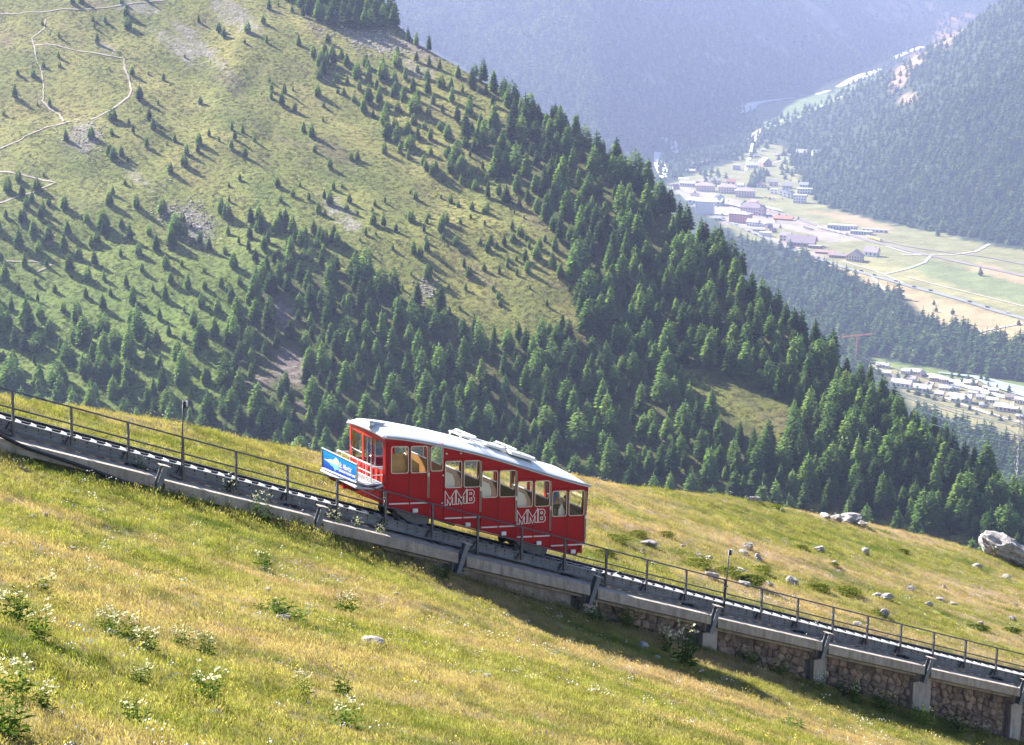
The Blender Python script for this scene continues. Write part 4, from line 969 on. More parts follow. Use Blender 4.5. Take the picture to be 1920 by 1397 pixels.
# person at the downhill controls
def person(foot_p, t, floor_q):
    root = empty('person', C(foot_p, t, floor_q), 'person in blue shirt and dark trousers standing in the lowest compartment of the red car', 'person')
    J = {}
    def j(n, p, dt, q, r): J[n] = (C(foot_p+p, t+dt, floor_q+q)-C(foot_p, t, floor_q), r)
    j('pel', 0, 0, .93, .14); j('wai', 0, 0, 1.08, .125); j('che', .0, 0, 1.28, .15); j('nek', .01, 0, 1.47, .06); j('hd0', .03, 0, 1.56, .085); j('hd1', .03, 0, 1.66, .095); j('hd2', .02, 0, 1.75, .07)
    for s, d in (('l', -1), ('r', 1)):
        j('sh'+s, 0, d*.17, 1.40, .065); j('el'+s, .06, d*.23, 1.14, .048); j('wr'+s, .29, d*.14, 1.13, .034); j('ha'+s, .37, d*.11, 1.15, .036)
        j('hi'+s, 0, d*.09, .88, .095); j('kn'+s, .02, d*.10, .48, .065); j('an'+s, -.02, d*.10, .09, .045); j('to'+s, .15, d*.11, .035, .04)
    def skin(nm, ch, mats, parent):
        names = []; ed = []
        for c in ch:
            for a in c:
                if a not in names: names.append(a)
            ed += [(names.index(a), names.index(b)) for a, b in zip(c[:-1], c[1:])]
        me = bpy.data.meshes.new(nm); me.from_pydata([tuple(J[n][0]) for n in names], ed, []); o = link(nm, me, parent); me.materials.append(mats)
        o.modifiers.new('skin', 'SKIN'); me.skin_vertices
        if not me.skin_vertices: 
            bm = None
        for i, n in enumerate(names):
            me.skin_vertices[0].data[i].radius = (J[n][1], J[n][1])
        me.skin_vertices[0].data[0].use_root = True
        su = o.modifiers.new('sub', 'SUBSURF'); su.levels = 2; su.render_levels = 2
        return o
    body = skin('body', [('pel', 'wai', 'che', 'nek', 'hd0', 'hd1', 'hd2'), ('che', 'shl', 'ell', 'wrl', 'hal'), ('che', 'shr', 'elr', 'wrr', 'har'), ('pel', 'hil', 'knl', 'anl', 'tol'), ('pel', 'hir', 'knr', 'anr', 'tor')], MT['skin'], root)
    for k_ in list(J):
        J[k_] = (J[k_][0], J[k_][1]*1.12)
    J['slv_l'] = (J['shl'][0]*.45+J['ell'][0]*.55, .066); J['slv_r'] = (J['shr'][0]*.45+J['elr'][0]*.55, .066); J['chn'] = (J['che'][0]*.25+J['nek'][0]*.75, .09)
    skin('shirt', [('pel', 'wai', 'che', 'chn'), ('che', 'shl', 'slv_l'), ('che', 'shr', 'slv_r')], MT['shirt'], root)
    J['pel'] = (J['pel'][0]-np.array([0, 0, .03]), J['pel'][1]*.98)
    skin('trousers', [('pel', 'hil', 'knl', 'anl'), ('pel', 'hir', 'knr', 'anr')], MT['trousers'], root)
    m = MB(); hc = J['hd1'][0]+np.array([0, 0, .03])
    v = []; f = []
    for i in range(6):
        for k in range(12):
            th = math.pi*0.55*i/5; ph = 2*math.pi*k/12; v.append(hc-E1*.02+np.array([math.sin(th)*math.cos(ph)*.105, math.sin(th)*math.sin(ph)*.105, math.cos(th)*.12]))
    for i in range(5):
        for k in range(12): f.append((i*12+k, i*12+(k+1) % 12, (i+1)*12+(k+1) % 12, (i+1)*12+k))
    m.add(v, f); m.build('hair', MT['hair'], root, smooth=True)
    m = MB()
    for s in (-1, 1):
        for i in range(5):
            b = J['hal' if s < 0 else 'har'][0]; d0 = b+ZV*(.02-.016*i)*1.0
            m.tube([d0, d0+E1*(.05-.004*abs(i-2))-ZV*.01, d0+E1*.075-ZV*.035], .009, 6, .007)
    m.build('fingers', MT['skin'], root, smooth=True)
    hp = C(foot_p+.43, t, floor_q+1.16); m = MB(hp); m.prism([hp+NV*-.09+ZV*.0, hp+NV*.09, hp+NV*.09+E1*.03+ZV*.10, hp-NV*.09+E1*.03+ZV*.10], E1*.012)
    tag(m.build('mobile_phone', MT['black'], None), 'dark phone held by the person in the blue shirt', 'phone')
person(6.80, .72, -1.30)

# ================================================================== VEGETATION
def scatter(name, label, variants, pts, rotz, scale, idx, m, tilt=None, kind='stuff', cat=None):
    """one object: loose points plus the source pieces; geometry nodes set a piece on every point"""
    nv = len(pts); V = [np.asarray(pts, float)]; Fc = []; vi = [np.full(nv, -1)]; off = nv
    for i, (v, f) in enumerate(variants):
        V.append(np.asarray(v, float)); Fc += [tuple(a+off for a in q) for q in f]; vi.append(np.full(len(v), i)); off += len(v)
    V = np.concatenate(V); vi = np.concatenate(vi).astype(np.int32)
    me = mesh(name, V, Fc, m)
    rot = np.zeros((len(V), 3), np.float32); rot[:nv, 2] = rotz
    if tilt is not None: rot[:nv, :2] = tilt
    scl = np.ones((len(V), 3), np.float32); scl[:nv] = scale if np.ndim(scale) == 2 else np.repeat(np.asarray(scale)[:, None], 3, 1)
    pick = np.zeros(len(V), np.int32); pick[:nv] = idx
    for an, ty, key, val in (('part', 'INT', 'value', vi), ('pick', 'INT', 'value', pick), ('rot', 'FLOAT_VECTOR', 'vector', rot.ravel()), ('scl', 'FLOAT_VECTOR', 'vector', scl.ravel())):
        me.attributes.new(an, ty, 'POINT').data.foreach_set(key, val)
    o = link(name, me); o['kind'] = kind
    if label: o['label'] = label
    ng = bpy.data.node_groups.new(name+'_scatter', 'GeometryNodeTree')
    ng.interface.new_socket('Geometry', in_out='INPUT', socket_type='NodeSocketGeometry'); ng.interface.new_socket('Geometry', in_out='OUTPUT', socket_type='NodeSocketGeometry')
    nn = ng.nodes; L = ng.links.new; gi = nn.new('NodeGroupInput'); go = nn.new('NodeGroupOutput')
    def att(nm, ty):
        a = nn.new('GeometryNodeInputNamedAttribute'); a.data_type = ty; a.inputs[0].default_value = nm; return a.outputs[0]
    def sep(val):
        c = nn.new('FunctionNodeCompare'); c.data_type = 'INT'; c.operation = 'EQUAL'
        L(att('part', 'INT'), c.inputs[2]); c.inputs[3].default_value = val
        s = nn.new('GeometryNodeSeparateGeometry'); L(gi.outputs[0], s.inputs[0]); L(c.outputs[0], s.inputs[1]); return s.outputs[0]
    join = nn.new('GeometryNodeJoinGeometry')
    for i in range(len(variants)):
        g = nn.new('GeometryNodeGeometryToInstance'); L(sep(i), g.inputs[0]); L(g.outputs[0], join.inputs[0])
    ip = nn.new('GeometryNodeInstanceOnPoints'); L(sep(-1), ip.inputs['Points']); L(join.outputs[0], ip.inputs['Instance'])
    ip.inputs['Pick Instance'].default_value = True; L(att('pick', 'INT'), ip.inputs['Instance Index'])
    er = nn.new('FunctionNodeEulerToRotation'); L(att('rot', 'FLOAT_VECTOR'), er.inputs[0]); L(er.outputs[0], ip.inputs['Rotation']); L(att('scl', 'FLOAT_VECTOR'), ip.inputs['Scale'])
    L(ip.outputs[0], go.inputs[0])
    md = o.modifiers.new('scatter', 'NODES'); md.node_group = ng
    return o
# ---- conifers, one metre tall
def crown_geo(seed, n, r0, shape=0.85, droop=0.35, base=0.12, core=True, tsize=1.0, layers=9, asym=0.25):
    r = random.Random(seed); v = []; f = []
    def quad(a, b, c, d): i = len(v); v.extend([a, b, c, d]); f.append((i, i+1, i+2)); f.append((i, i+2, i+3))
    lob = [r.uniform(1-asym, 1+asym) for _ in range(7)]
    for i in range(n):
        u = base+(1-base)*(1-math.sqrt(1-r.random()*0.985)); 
        lay = (u-base)/(1-base)*layers; fr = lay-int(lay)
        prof = (1-(u-base)/(1-base))**shape*(0.72+0.38*(1-fr))
        if u < base+.12: prof *= 0.75
        a = r.uniform(0, 2*math.pi); li = a/(2*math.pi)*7; prof *= lob[int(li) % 7]*(1-(li % 1))+lob[(int(li)+1) % 7]*(li % 1)
        R_ = r0*prof*r.uniform(0.5, 1.0)+0.004
        c = np.array([R_*math.cos(a), R_*math.sin(a), u]); o_ = np.array([math.cos(a+r.uniform(-.5, .5)), math.sin(a+r.uniform(-.5, .5)), -droop*r.uniform(.1, 1.2)+.18*r.random()])
        o_ /= np.linalg.norm(o_); tg = np.cross(o_, [0, 0, 1.]); tg /= np.linalg.norm(tg)+1e-9; up = np.cross(tg, o_); rl = r.uniform(-.9, .9); tg = tg*math.cos(rl)+up*math.sin(rl)
        L_ = tsize*(0.055+0.10*(1-u)*r.uniform(.6, 1.2)); W_ = L_*r.uniform(.28, .48)
        quad(c-o_*L_*.7, c+tg*W_, c+o_*L_, c-tg*W_*.9+up*W_*.3)
    for k in range(3):
        a = r.uniform(0, 6.3); quad(np.array([.012*math.cos(a), .012*math.sin(a), .86]), np.array([.022*math.sin(a), .02, .92]), np.array([0, 0, 1.02-.02*k]), np.array([-.02*math.sin(a), -.02, .92]))
    if core:
        ns = 7
        rings = [(base+.02, .15), (base+.1, .36), (.45, .27), (.75, .11), (.97, .005)]
        st = len(v)
        for z, q in rings:
            for k in range(ns):
                a = 2*math.pi*k/ns; rr = r0*q*r.uniform(.8, 1.1); v.append(np.array([rr*math.cos(a), rr*math.sin(a), z]))
        for i in range(len(rings)-1):
            for k in range(ns): f.append((st+i*ns+k, st+i*ns+(k+1) % ns, st+(i+1)*ns+(k+1) % ns, st+(i+1)*ns+k))
    return [tuple(a) for a in v], f
def trunk_geo(seed, h=0.9, r=0.018):
    rr = random.Random(seed); m = MB(); x = y = 0; P = []
    for z in (-.06, .05, .3, .6, h): P.append((x, y, z)); x += rr.uniform(-.008, .008); y += rr.uniform(-.008, .008)
    m.tube(P, r, 6, r*.25)
    for i in range(7):
        z = rr.uniform(.12, .5); a = rr.uniform(0, 6.3); L_ = rr.uniform(.05, .11); m.tube([(0, 0, z), (L_*math.cos(a), L_*math.sin(a), z-.01)], .005, 4, .002)
    return m.v, m.f
LARCH = [crown_geo(100+i, 700, (.21, .26, .19, .24, .29)[i], (.7, .62, .8, .68, .55)[i], .35, .07, False, .82, 9, .32) for i in range(5)]
PINE = [crown_geo(200+i, 620, (.18, .22, .16)[i], (.5, .45, .55)[i], .05, .08, True, .85, 7, .35) for i in range(3)]
FARG = [crown_geo(300+i, 70, (.17, .20, .15)[i], .8, .3, .06, True, 1.9, 6, .25) for i in range(3)]
LARCH_ME = [mesh('crown', v, f, MT['larch']) for v, f in LARCH]; PINE_ME = [mesh('crown', v, f, MT['pine']) for v, f in PINE]
TRUNK_ME = [mesh('trunk', *trunk_geo(400+i), MT['bark']) for i in range(3)]
# ---- where trees stand on the alpine slope (outlines read from the photograph, then placed on the ground)
def fill(poly, dmin, n_try, seed, skip=()):
    r = np.random.default_rng(seed); xs = [p[0] for p in poly]; ys = [p[1] for p in poly]
    c = np.stack([r.uniform(min(xs), max(xs), n_try), r.uniform(min(ys), max(ys), n_try)], 1)
    c = c[in_poly(c[:, 0], c[:, 1], poly)]
    for s in skip: c = c[~in_poly(c[:, 0], c[:, 1], s)]
    g = {}; out = []
    for x, y in c:
        k = (int(x//dmin), int(y//dmin)); ok = True
        for i in (-1, 0, 1):
            for j in (-1, 0, 1):
                for (a, b) in g.get((k[0]+i, k[1]+j), ()):
                    if (a-x)**2+(b-y)**2 < dmin*dmin: ok = False
        if ok: g.setdefault(k, []).append((x, y)); out.append((x, y))
    return out
CLEAR = [(1262, 690), (1330, 700), (1485, 758), (1490, 830), (1390, 822), (1290, 765)]
CLIFFP = [(505, 560), (545, 570), (560, 620), (530, 640)]; CLIFFQ = [(520, 655), (570, 660), (580, 700), (545, 725), (480, 740), (470, 700)]
WHOLE = [(-40, -40), (560, -40), (760, 100), (960, 190), (1080, 560), (840, 590), (600, 480), (500, 520), (420, 470), (120, 380), (-40, 400)]
hand = [(262, 188, 6.5), (248, 140, 4), (110, 70, 3), (345, 310, 5.5), (350, 290, 5), (375, 195, 4), (392, 255, 3.5), (440, 262, 4), (455, 250, 4), (508, 185, 4), (205, 290, 5), (212, 300, 6), (250, 250, 4), (275, 275, 4.5), (320, 325, 5), (305, 400, 6.5), (330, 440, 9), (320, 455, 8), (194, 440, 5), (182, 455, 5), (415, 400, 7), (425, 410, 7), (470, 420, 7), (485, 415, 7), (525, 430, 8), (535, 425, 7), (632, 460, 6), (600, 450, 6), (610, 455, 6.5), (545, 480, 8), (670, 300, 4.5), (655, 380, 4), (700, 420, 5), (720, 425, 5), (770, 415, 5), (775, 475, 5.5), (800, 470, 5), (880, 520, 5), (910, 400, 4), (885, 395, 4), (845, 380, 4), (870, 500, 4), (855, 460, 4), (795, 435, 4), (830, 430, 4.5), (960, 430, 4), (945, 460, 4.5), (975, 440, 4), (985, 490, 5), (1005, 485, 6), (1035, 500, 6), (1050, 520, 6), (1040, 470, 6), (980, 250, 7), (950, 200, 6), (925, 170, 8), (945, 180, 8), (890, 145, 6), (870, 130, 5), (960, 195, 10), (410, 60, 5), (420, 70, 5), (500, 80, 4), (560, 85, 5), (600, 125, 7), (615, 80, 4.5), (640, 110, 5), (690, 130, 4.5), (720, 145, 4), (745, 100, 4), (60, 380, 6), (15, 360, 7), (35, 340, 5), (80, 400, 6), (45, 410, 5)]
cands = []   # px, py, height, species
def add(pts, lo, hi, pinep, seed, hl=1.0):
    r = random.Random(seed)
    for x, y in pts:
        hgt = lo+(hi-lo)*r.random()**1.3
        cands.append((x, y, hgt, r.random() < pinep))
add(fill(P_RIGHT, 17.5, 6000, 1, (CLEAR,)), 7, 16, .32, 1)
add(fill(P_LOW, 21.5, 5000, 2, (CLEAR, CLIFFP, CLIFFQ)), 5.5, 15, .30, 2)
add(fill(P_LEFT, 29, 3000, 3), 3, 9.5, .12, 3)
add(fill([(-40, 600), (430, 640), (430, 790), (200, 755), (-40, 720)], 36, 900, 31), 7, 14.5, .1, 31)
add(fill([(-40, 735), (430, 800), (700, 862), (1100, 895), (1490, 952), (1960, 1080), (1960, 1210), (1100, 1020), (400, 910), (-40, 850)], 26, 3000, 33), 9, 15, .25, 33)
add(fill(P_CREST, 12, 2000, 4), 9, 13, .6, 4)
add(fill(P_MIX, 19, 2600, 5), 4, 10, .2, 5)
_w = fill(WHOLE, 15, 5000, 6); _r = random.Random(66)
_n = fbm(np.array([a for a, b in _w])*.016, np.array([b for a, b in _w])*.016, 67, 2)
for (a, b), nv in zip(_w, _n):
    if _r.random() < (.04 if nv < -.05 else .10 if nv < .12 else .42): cands.append((a, b, _r.uniform(1.6, 4.2) if nv < .12 else _r.uniform(2.2, 7.0), _r.random() < .15))
add(fill([(640, 380), (930, 340), (1070, 520), (1070, 590), (840, 590), (700, 520)], 30, 400, 7), 2, 4, .2, 7)
add(fill([(835, 108), (960, 180), (1110, 262), (1250, 392), (1400, 522), (1550, 660), (1700, 780), (1920, 940), (1920, 960), (1690, 800), (1540, 680), (1390, 545), (1240, 415), (1100, 280), (950, 200), (830, 120)], 14, 3000, 8), 9, 15, .6, 8)
add(fill([(760, 70), (835, 106), (835, 112), (770, 84)], 14, 300, 9), 7, 9, .5, 9)
add(fill([(430, 440), (620, 430), (690, 500), (600, 480), (500, 520)], 22, 500, 10), 4, 9, .5, 10)
for x, y, h in hand: cands.append((x, y, h*1.15, random.random() < .15))
arr = np.array([(a, b, c, d) for a, b, c, d in cands])
P_, ok = march(arr[:, 0], arr[:, 1], hill_z, 560, 1560, 330)
rd = ridge_dist(P_[:, 0], P_[:, 1]); ok &= rd < 9
arr, P_ = arr[ok], P_[ok]
skyx = [p[0] for p in SKY]; skyy = [p[1] for p in SKY]
tx, ty, td = proj(P_+np.array([0, 0, 1.])*arr[:, 2:3]); bx, by, _ = proj(P_)
hp = np.minimum(by, np.interp(bx, skyx, skyy)-8)-ty
hp = np.where((tx > 0) & (tx < 1920) & (ty > 0), hp, hp*0.2)
order = np.argsort(-hp); NTREE = 296
print('slope trees', len(arr), 'smallest single', hp[order[NTREE-1]])
def region(x, y):
    if in_poly(np.array([x]), np.array([y]), P_RIGHT)[0] or x > 1200:
        rdx = y-np.interp(x, [p[0] for p in RIDGE_PX], [p[1] for p in RIDGE_PX])
        if rdx < 28: return 'on the ridge before the hazy ' + ('village' if x < 1420 else 'valley forest' if x < 1640 else 'lower village')
        if x > 1450: return 'lower right wood, ' + ('bottom edge by the boulder meadow' if y > 900 else 'upper part' if y < 820 else 'middle part')
        if y < 420: return 'steep wood right of the open slope, top'
        if y < 560: return 'steep wood right of the open slope, middle'
        return 'wood below the open slope, ' + ('upper part' if y < 680 else 'middle part' if y < 780 else 'bottom edge')
    if in_poly(np.array([x]), np.array([y]), P_LOW)[0]:
        if x > 900: return 'wood above the roof\'s lower end, ' + ('far up' if y < 740 else 'low down')
        if x > 640: return 'wood above the roof\'s upper end, ' + ('far up' if y < 700 else 'low down')
        return 'shady cliffs left of the red car'
    if y > 560: return ('slope foot above the railing, ' + ('upper row' if y < 680 else 'lowest row')) if x < 430 else 'shady cliffs left of the red car'
    return 'scattered on the open grassy slope'
sing = []
for q in order[:NTREE]: sing.append((int(q), region(bx[q], by[q]), bool(arr[q, 3]), arr[q, 2]))
fam = {}
for q, rg, pn, hgt in sing:
    sz = 'tall' if hgt > 13.5 else ('small' if hgt < 9 else 'mid-sized'); fam.setdefault((sz, pn, rg), []).append(q)
ORD = ['leftmost one', 'second from left', 'third from left', 'fourth from left', 'fifth from left', 'sixth from left', 'seventh from left', 'eighth from left', 'ninth from left', 'tenth from left', 'eleventh from left', 'twelfth from left', 'thirteenth from left', 'fourteenth from left']
for (sz, pn, rg), qs in fam.items():
    qs.sort(key=lambda q: bx[q]); kd = 'dark stone pine' if pn else 'green larch'
    for n_, q in enumerate(qs):
        hgt = arr[q, 2]; p = P_[q]
        if len(qs) == 1: lb = f'{sz} {kd} {rg}'
        elif n_ < len(ORD): lb = f'{sz} {kd}, {ORD[n_]}, {rg}'
        elif len(qs)-n_ <= 6: lb = f'{sz} {kd}, {["rightmost", "second from right", "third from right", "fourth from right", "fifth from right", "sixth from right"][len(qs)-n_-1]}, {rg}'
        else: lb = f'{sz} {kd} among several alike {rg}'
        lb = ' '.join(lb.split()[:16])
        root = empty('stone_pine' if pn else 'larch_tree', tuple(p), lb, 'tree', ('stone pines' if pn else 'larches')+' '+rg)
        root.rotation_euler = (random.uniform(-.03, .03), random.uniform(-.03, .03), random.uniform(0, 6.28)); w_ = random.uniform(.8, 1.2)*(1.1 if hgt < 9 else 1.0)
        root.scale = (hgt*w_, hgt*w_, hgt)
        o = link('crown', random.choice(PINE_ME if pn else LARCH_ME), root); o['kind'] = 'thing'; del o['kind']
        link('trunk', random.choice(TRUNK_ME), root)
rest = order[NTREE:]
for pn, nm, lb, vs, mm in ((False, 'larch_wood', 'smaller larches spread over the alpine slope', LARCH, MT['larch']), (True, 'pine_wood', 'smaller dark stone pines spread over the alpine slope', PINE, MT['pine'])):
    q = np.array([i for i in rest if bool(arr[i, 3]) == pn]); hgt = arr[q, 2]; w_ = RNG.uniform(.8, 1.3, len(q))
    scatter(nm, lb, vs, P_[q], RNG.uniform(0, 6.28, len(q)), np.stack([hgt*w_, hgt*w_, hgt], 1), RNG.integers(0, len(vs), len(q)), mm)
# dwarf shrubs and tussocks on the slope
def blob_geo(seed, n=26, flat=.6, s0=.14, s1=.3):
    r = random.Random(seed); v = []; f = []
    for i in range(n):
        a = r.uniform(0, 6.28); e = math.acos(r.uniform(0, 1)); d = np.array([math.sin(e)*math.cos(a), math.sin(e)*math.sin(a), math.cos(e)*flat])*r.uniform(.55, 1)
        t = np.array([r.gauss(0, 1) for _ in range(3)]); t /= np.linalg.norm(t); b = np.cross(t, d+.01); b /= np.linalg.norm(b)+1e-9; s = r.uniform(s0, s1)
        k = len(v); v += [tuple(d-t*s), tuple(d+b*s*.6), tuple(d+t*s), tuple(d-b*s*.6)]; f.append((k, k+1, k+2, k+3))
    return v, f
BLOB = [blob_geo(i) for i in range(3)]
bp = np.stack([RNG.uniform(-30, 1100, 20000), RNG.uniform(-30, 780, 20000)], 1)
dens = 0.30+1.9*np.clip(fbm(bp[:, 0]*0.018+bp[:, 1]*.006, bp[:, 1]*0.018, 61, 3), -.2, 1)
bp = bp[RNG.random(len(bp)) < dens]
Pb, okb = march(bp[:, 0], bp[:, 1], hill_z, 600, 1560, 260); okb &= ridge_dist(Pb[:, 0], Pb[:, 1]) < 5; Pb = Pb[okb]
s_ = RNG.uniform(.25, .8, len(Pb))**1.2
scatter('dwarf_shrubs', 'low dark dwarf shrubs dotted over the grassy alpine slope', BLOB, Pb, RNG.uniform(0, 6.28, len(Pb)), np.stack([s_*1.4, s_*1.4, s_*1.1], 1), RNG.integers(0, 3, len(Pb)), MT['juniper'])
# stones of the scree patches on the slope
def rock_geo(seed, n=12):
    r = random.Random(seed); pts = []
    gr = math.pi*(3-math.sqrt(5))
    import bmesh
    bm = bmesh.new(); bmesh.ops.create_icosphere(bm, subdivisions=1, radius=1)
    for v in bm.verts:
        d = r.uniform(.7, 1.15); v.co = Vector((v.co.x*d*1.2, v.co.y*d, v.co.z*d*.7))
    me = bpy.data.meshes.new('r'); bm.to_mesh(me); bm.free()
    vv = [tuple(v.co) for v in me.vertices]; ff = [tuple(p.vertices) for p in me.polygons]; bpy.data.meshes.remove(me); return vv, ff
RK = [rock_geo(i) for i in range(4)]
sp = []
for cx, cy_, rx, ry, an in SCREE[:5]+[(700, 80, 60, 16, 14), (720, 92, 50, 10, 20)]:
    n = int(rx*ry*0.25); a = math.radians(an); u = RNG.normal(0, .75, (n, 2))*[rx, ry]; sp.append(np.stack([cx+u[:, 0]*math.cos(a)-u[:, 1]*math.sin(a), cy_+u[:, 0]*math.sin(a)+u[:, 1]*math.cos(a)], 1))
sp = np.concatenate(sp); Ps, oks = march(sp[:, 0], sp[:, 1], hill_z, 600, 1560, 260); Ps = Ps[oks & (ridge_dist(Ps[:, 0], Ps[:, 1]) < 0)]
MT['scree'] = mat('scree_stone', (0.44, 0.40, 0.39), (0.26, 0.23, 0.22), .6, .95, island=True)
scatter('scree', 'grey scree stones lying in patches on the alpine slope', RK, Ps, RNG.uniform(0, 6.28, len(Ps)), RNG.uniform(.15, .75, len(Ps))**1.3, RNG.integers(0, 4, len(Ps)), MT['scree'])
# ---- far woods
P_RM = [(1960, -40), (1815, -40), (1700, 92), (1560, 182), (1420, 240), (1400, 300), (1470, 262), (1492, 322), (1535, 385), (1625, 408), (1720, 430), (1830, 448), (1960, 475)]
P_FM = [(640, -60), (1860, -60), (1790, 40), (1690, 100), (1600, 138), (1480, 176), (1400, 196), (1260, 246), (1180, 320), (1100, 265), (960, 185), (840, 105), (760, 60)]
P_CF = [(1245, 262), (1300, 210), (1395, 192), (1430, 232), (1405, 262), (1395, 305), (1350, 300), (1290, 330), (1230, 345)]
P_BAND = [(1300, 445), (1380, 452), (1450, 462), (1520, 492), (1560, 512), (1640, 545), (1690, 562), (1684, 592), (1720, 596), (1800, 622), (1850, 640), (1960, 655), (1960, 722), (1860, 708), (1760, 692), (1660, 672), (1640, 668), (1600, 720), (1450, 620), (1330, 520)]
P_LR = [(1700, 770), (1760, 786), (1850, 818), (1960, 862), (1960, 950), (1840, 860)]
P_V1 = [(1300, 330), (1345, 318), (1370, 340), (1340, 352)]; P_V2 = [(1415, 325), (1440, 322), (1436, 352), (1400, 352)]; P_V3 = [(1455, 300), (1480, 285), (1495, 330), (1470, 340)]
wood = []
def far(poly, dmin, n, seed, lo, hi, skip=(), rocky=False):
    pts = np.array(fill(poly, dmin, n, seed, skip)); r = np.random.default_rng(seed)
    if rocky: pts = pts[r.random(len(pts)) > np.where(pts[:, 0] < 1660, 0.95, 0.55)*discs(pts[:, 0], pts[:, 1], ROCKY)]
    wood.append((pts, r.uniform(lo, hi, len(pts))))
far(P_RM, 6.2, 16000, 71, 15, 25, rocky=True); far(P_FM, 6.6, 26000, 72, 18, 32, rocky=True); far(P_CF, 7, 3000, 73, 16, 26)
far(P_BAND, 8, 6000, 74, 17, 30); far(P_LR, 9, 2500, 75, 15, 24); far(P_V1, 9, 300, 76, 15, 24); far(P_V2, 7, 300, 77, 15, 26); far(P_V3, 9, 300, 78, 15, 24)
far([(1560, 690), (1680, 700), (1760, 735), (1850, 760), (1940, 790), (1940, 800), (1820, 778), (1700, 735), (1640, 705)], 13, 300, 79, 8, 15)
far([(1280, 345), (1340, 360), (1420, 385), (1500, 410), (1480, 432), (1400, 425), (1330, 395), (1270, 360)], 13, 200, 84, 4, 9); far([(1420, 330), (1500, 340), (1520, 380), (1440, 380)], 13, 120, 85, 5, 10)
far([(1820, 700), (1900, 735), (1860, 745), (1780, 712)], 12, 120, 80, 8, 13)
wp = np.concatenate([a for a, b in wood]); wh = np.concatenate([b for a, b in wood])
Pw, okw = march(wp[:, 0], wp[:, 1], valley_z, 1900, 10400, 1100); Pw, wh = Pw[okw], wh[okw]
print('far trees', len(Pw))
scatter('forest', 'dense spruce forest covering the far valley sides', FARG, Pw-np.array([0, 0, .5]), RNG.uniform(0, 6.28, len(Pw)), np.stack([wh*RNG.uniform(.9, 1.3, len(Pw))]*2+[wh], 1), RNG.integers(0, 3, len(Pw)), MT['far_tree'])
# single trees out on the valley meadows
FAR_ME = [mesh('crown', v, f, MT['far_tree']) for v, f in [crown_geo(350+i, 160, .2, .7, .3, .08, True, 1.4, 7, .3) for i in range(2)]]
for px, py, hgt, lb in [(1838, 517, 16, 'dark spruce alone on the tan hummock above the railway'), (1544, 505, 11, 'small dark tree alone beside the far main road'), (1758, 443, 15, 'lone spruce standing before the far wood edge'), (1751, 572, 9, 'small tree on the dry meadow below the main road, left of two'), (1755, 585, 10, 'small tree on the dry meadow below the main road, right of two'), (1786, 590, 11, 'bushy tree among stones on the dry meadow'),
                        (1872, 640, 13, 'slim tree beside the gravel path on the dry meadow'), (1910, 610, 10, 'dark bush at the edge of the dry meadow'), (1790, 612, 16, 'tall spruce at the near edge of the dry meadow'), (1478, 290, 20, 'reddish dying tree above the upper village'), (1505, 330, 22, 'slim dark spruce beside the white village houses')]:
    Pt, _ = march([px], [py], valley_z, 1900, 9000, 900); t = empty('spruce_tree', tuple(Pt[0]), lb, 'tree', 'single trees on the valley meadows'); t.scale = (hgt*1.15, hgt*1.15, hgt); t.rotation_euler[2] = random.random()*6
    link('crown', random.choice(FAR_ME), t); link('trunk', TRUNK_ME[0], t)

# ================================================================== MEADOW PLANTS
def clump_geo(seed, n, h, spread, lean, w, heads=0, curve=.4):
    r = random.Random(seed); v = []; f = []
    for i in range(n):
        a = r.uniform(0, 6.28); d = spread*math.sqrt(r.random()); x, y = d*math.cos(a), d*math.sin(a); hh = h*r.uniform(.55, 1.15)
        la = r.uniform(0, 6.28); le = lean*r.uniform(.3, 1.3)*hh; lx, ly = le*math.cos(la)+.03*hh, le*math.sin(la)-.02*hh; wa = r.uniform(0, 3.14); wx, wy = w*math.cos(wa), w*math.sin(wa)
        k = len(v); v += [(x-wx, y-wy, -.04), (x+wx, y+wy, -.04), (x+lx*curve-wx*.8, y+ly*curve-wy*.8, hh*.6), (x+lx*curve+wx*.8, y+ly*curve+wy*.8, hh*.6), (x+lx, y+ly, hh)]
        f += [(k, k+1, k+3, k+2), (k+2, k+3, k+4)]
        if i < heads:
            c = np.array([x+lx, y+ly, hh]); s = w*2.4; k = len(v); v += [tuple(c+np.array([-s, 0, 0])), tuple(c+np.array([0, s*.4, -s*3])), tuple(c+np.array([s, 0, 0])), tuple(c+np.array([.02, .0, s*4]))]; f.append((k, k+1, k+2, k+3))
    return v, f
CL = [clump_geo(500, 26, .06, .18, 1.4, .0042), clump_geo(501, 18, .10, .18, 1.1, .0036, 5), clump_geo(502, 30, .045, .19, 1.7, .005), clump_geo(503, 10, .15, .16, .9, .0034, 6), clump_geo(504, 26, .065, .19, 1.5, .0045, 1)]
gpx = RNG.uniform(-60, 1990, 150000); gpy = RNG.uniform(690, 1460, 150000)
gh = RNG.uniform(-34, 78, 900000); gt = RNG.uniform(-36, 66, 900000)
te_ = np.interp(gh, TEH, TET)
keep = ((gt < -0.72) | (gt > 2.2)) & (gt < te_+2.5)
gx = A[0]+HV[0]*gh+NV[0]*gt; gy = A[1]+HV[1]*gh+NV[1]*gt; gz = ztrack(gh)+near_w(gh, gt)
ax_, ay_, ad_ = proj(np.stack([gx, gy, gz], -1))
keep &= (ax_ > -130) & (ax_ < 2050) & (ay_ < 1480) & (ad_ > 8)
keep &= RNG.random(len(gh)) < np.clip(1.15-ad_/130., .28, 1)
Pg = np.stack([gx, gy, gz], -1)[keep]; hg, tg_ = gh[keep], gt[keep]
print('grass clumps', len(Pg))
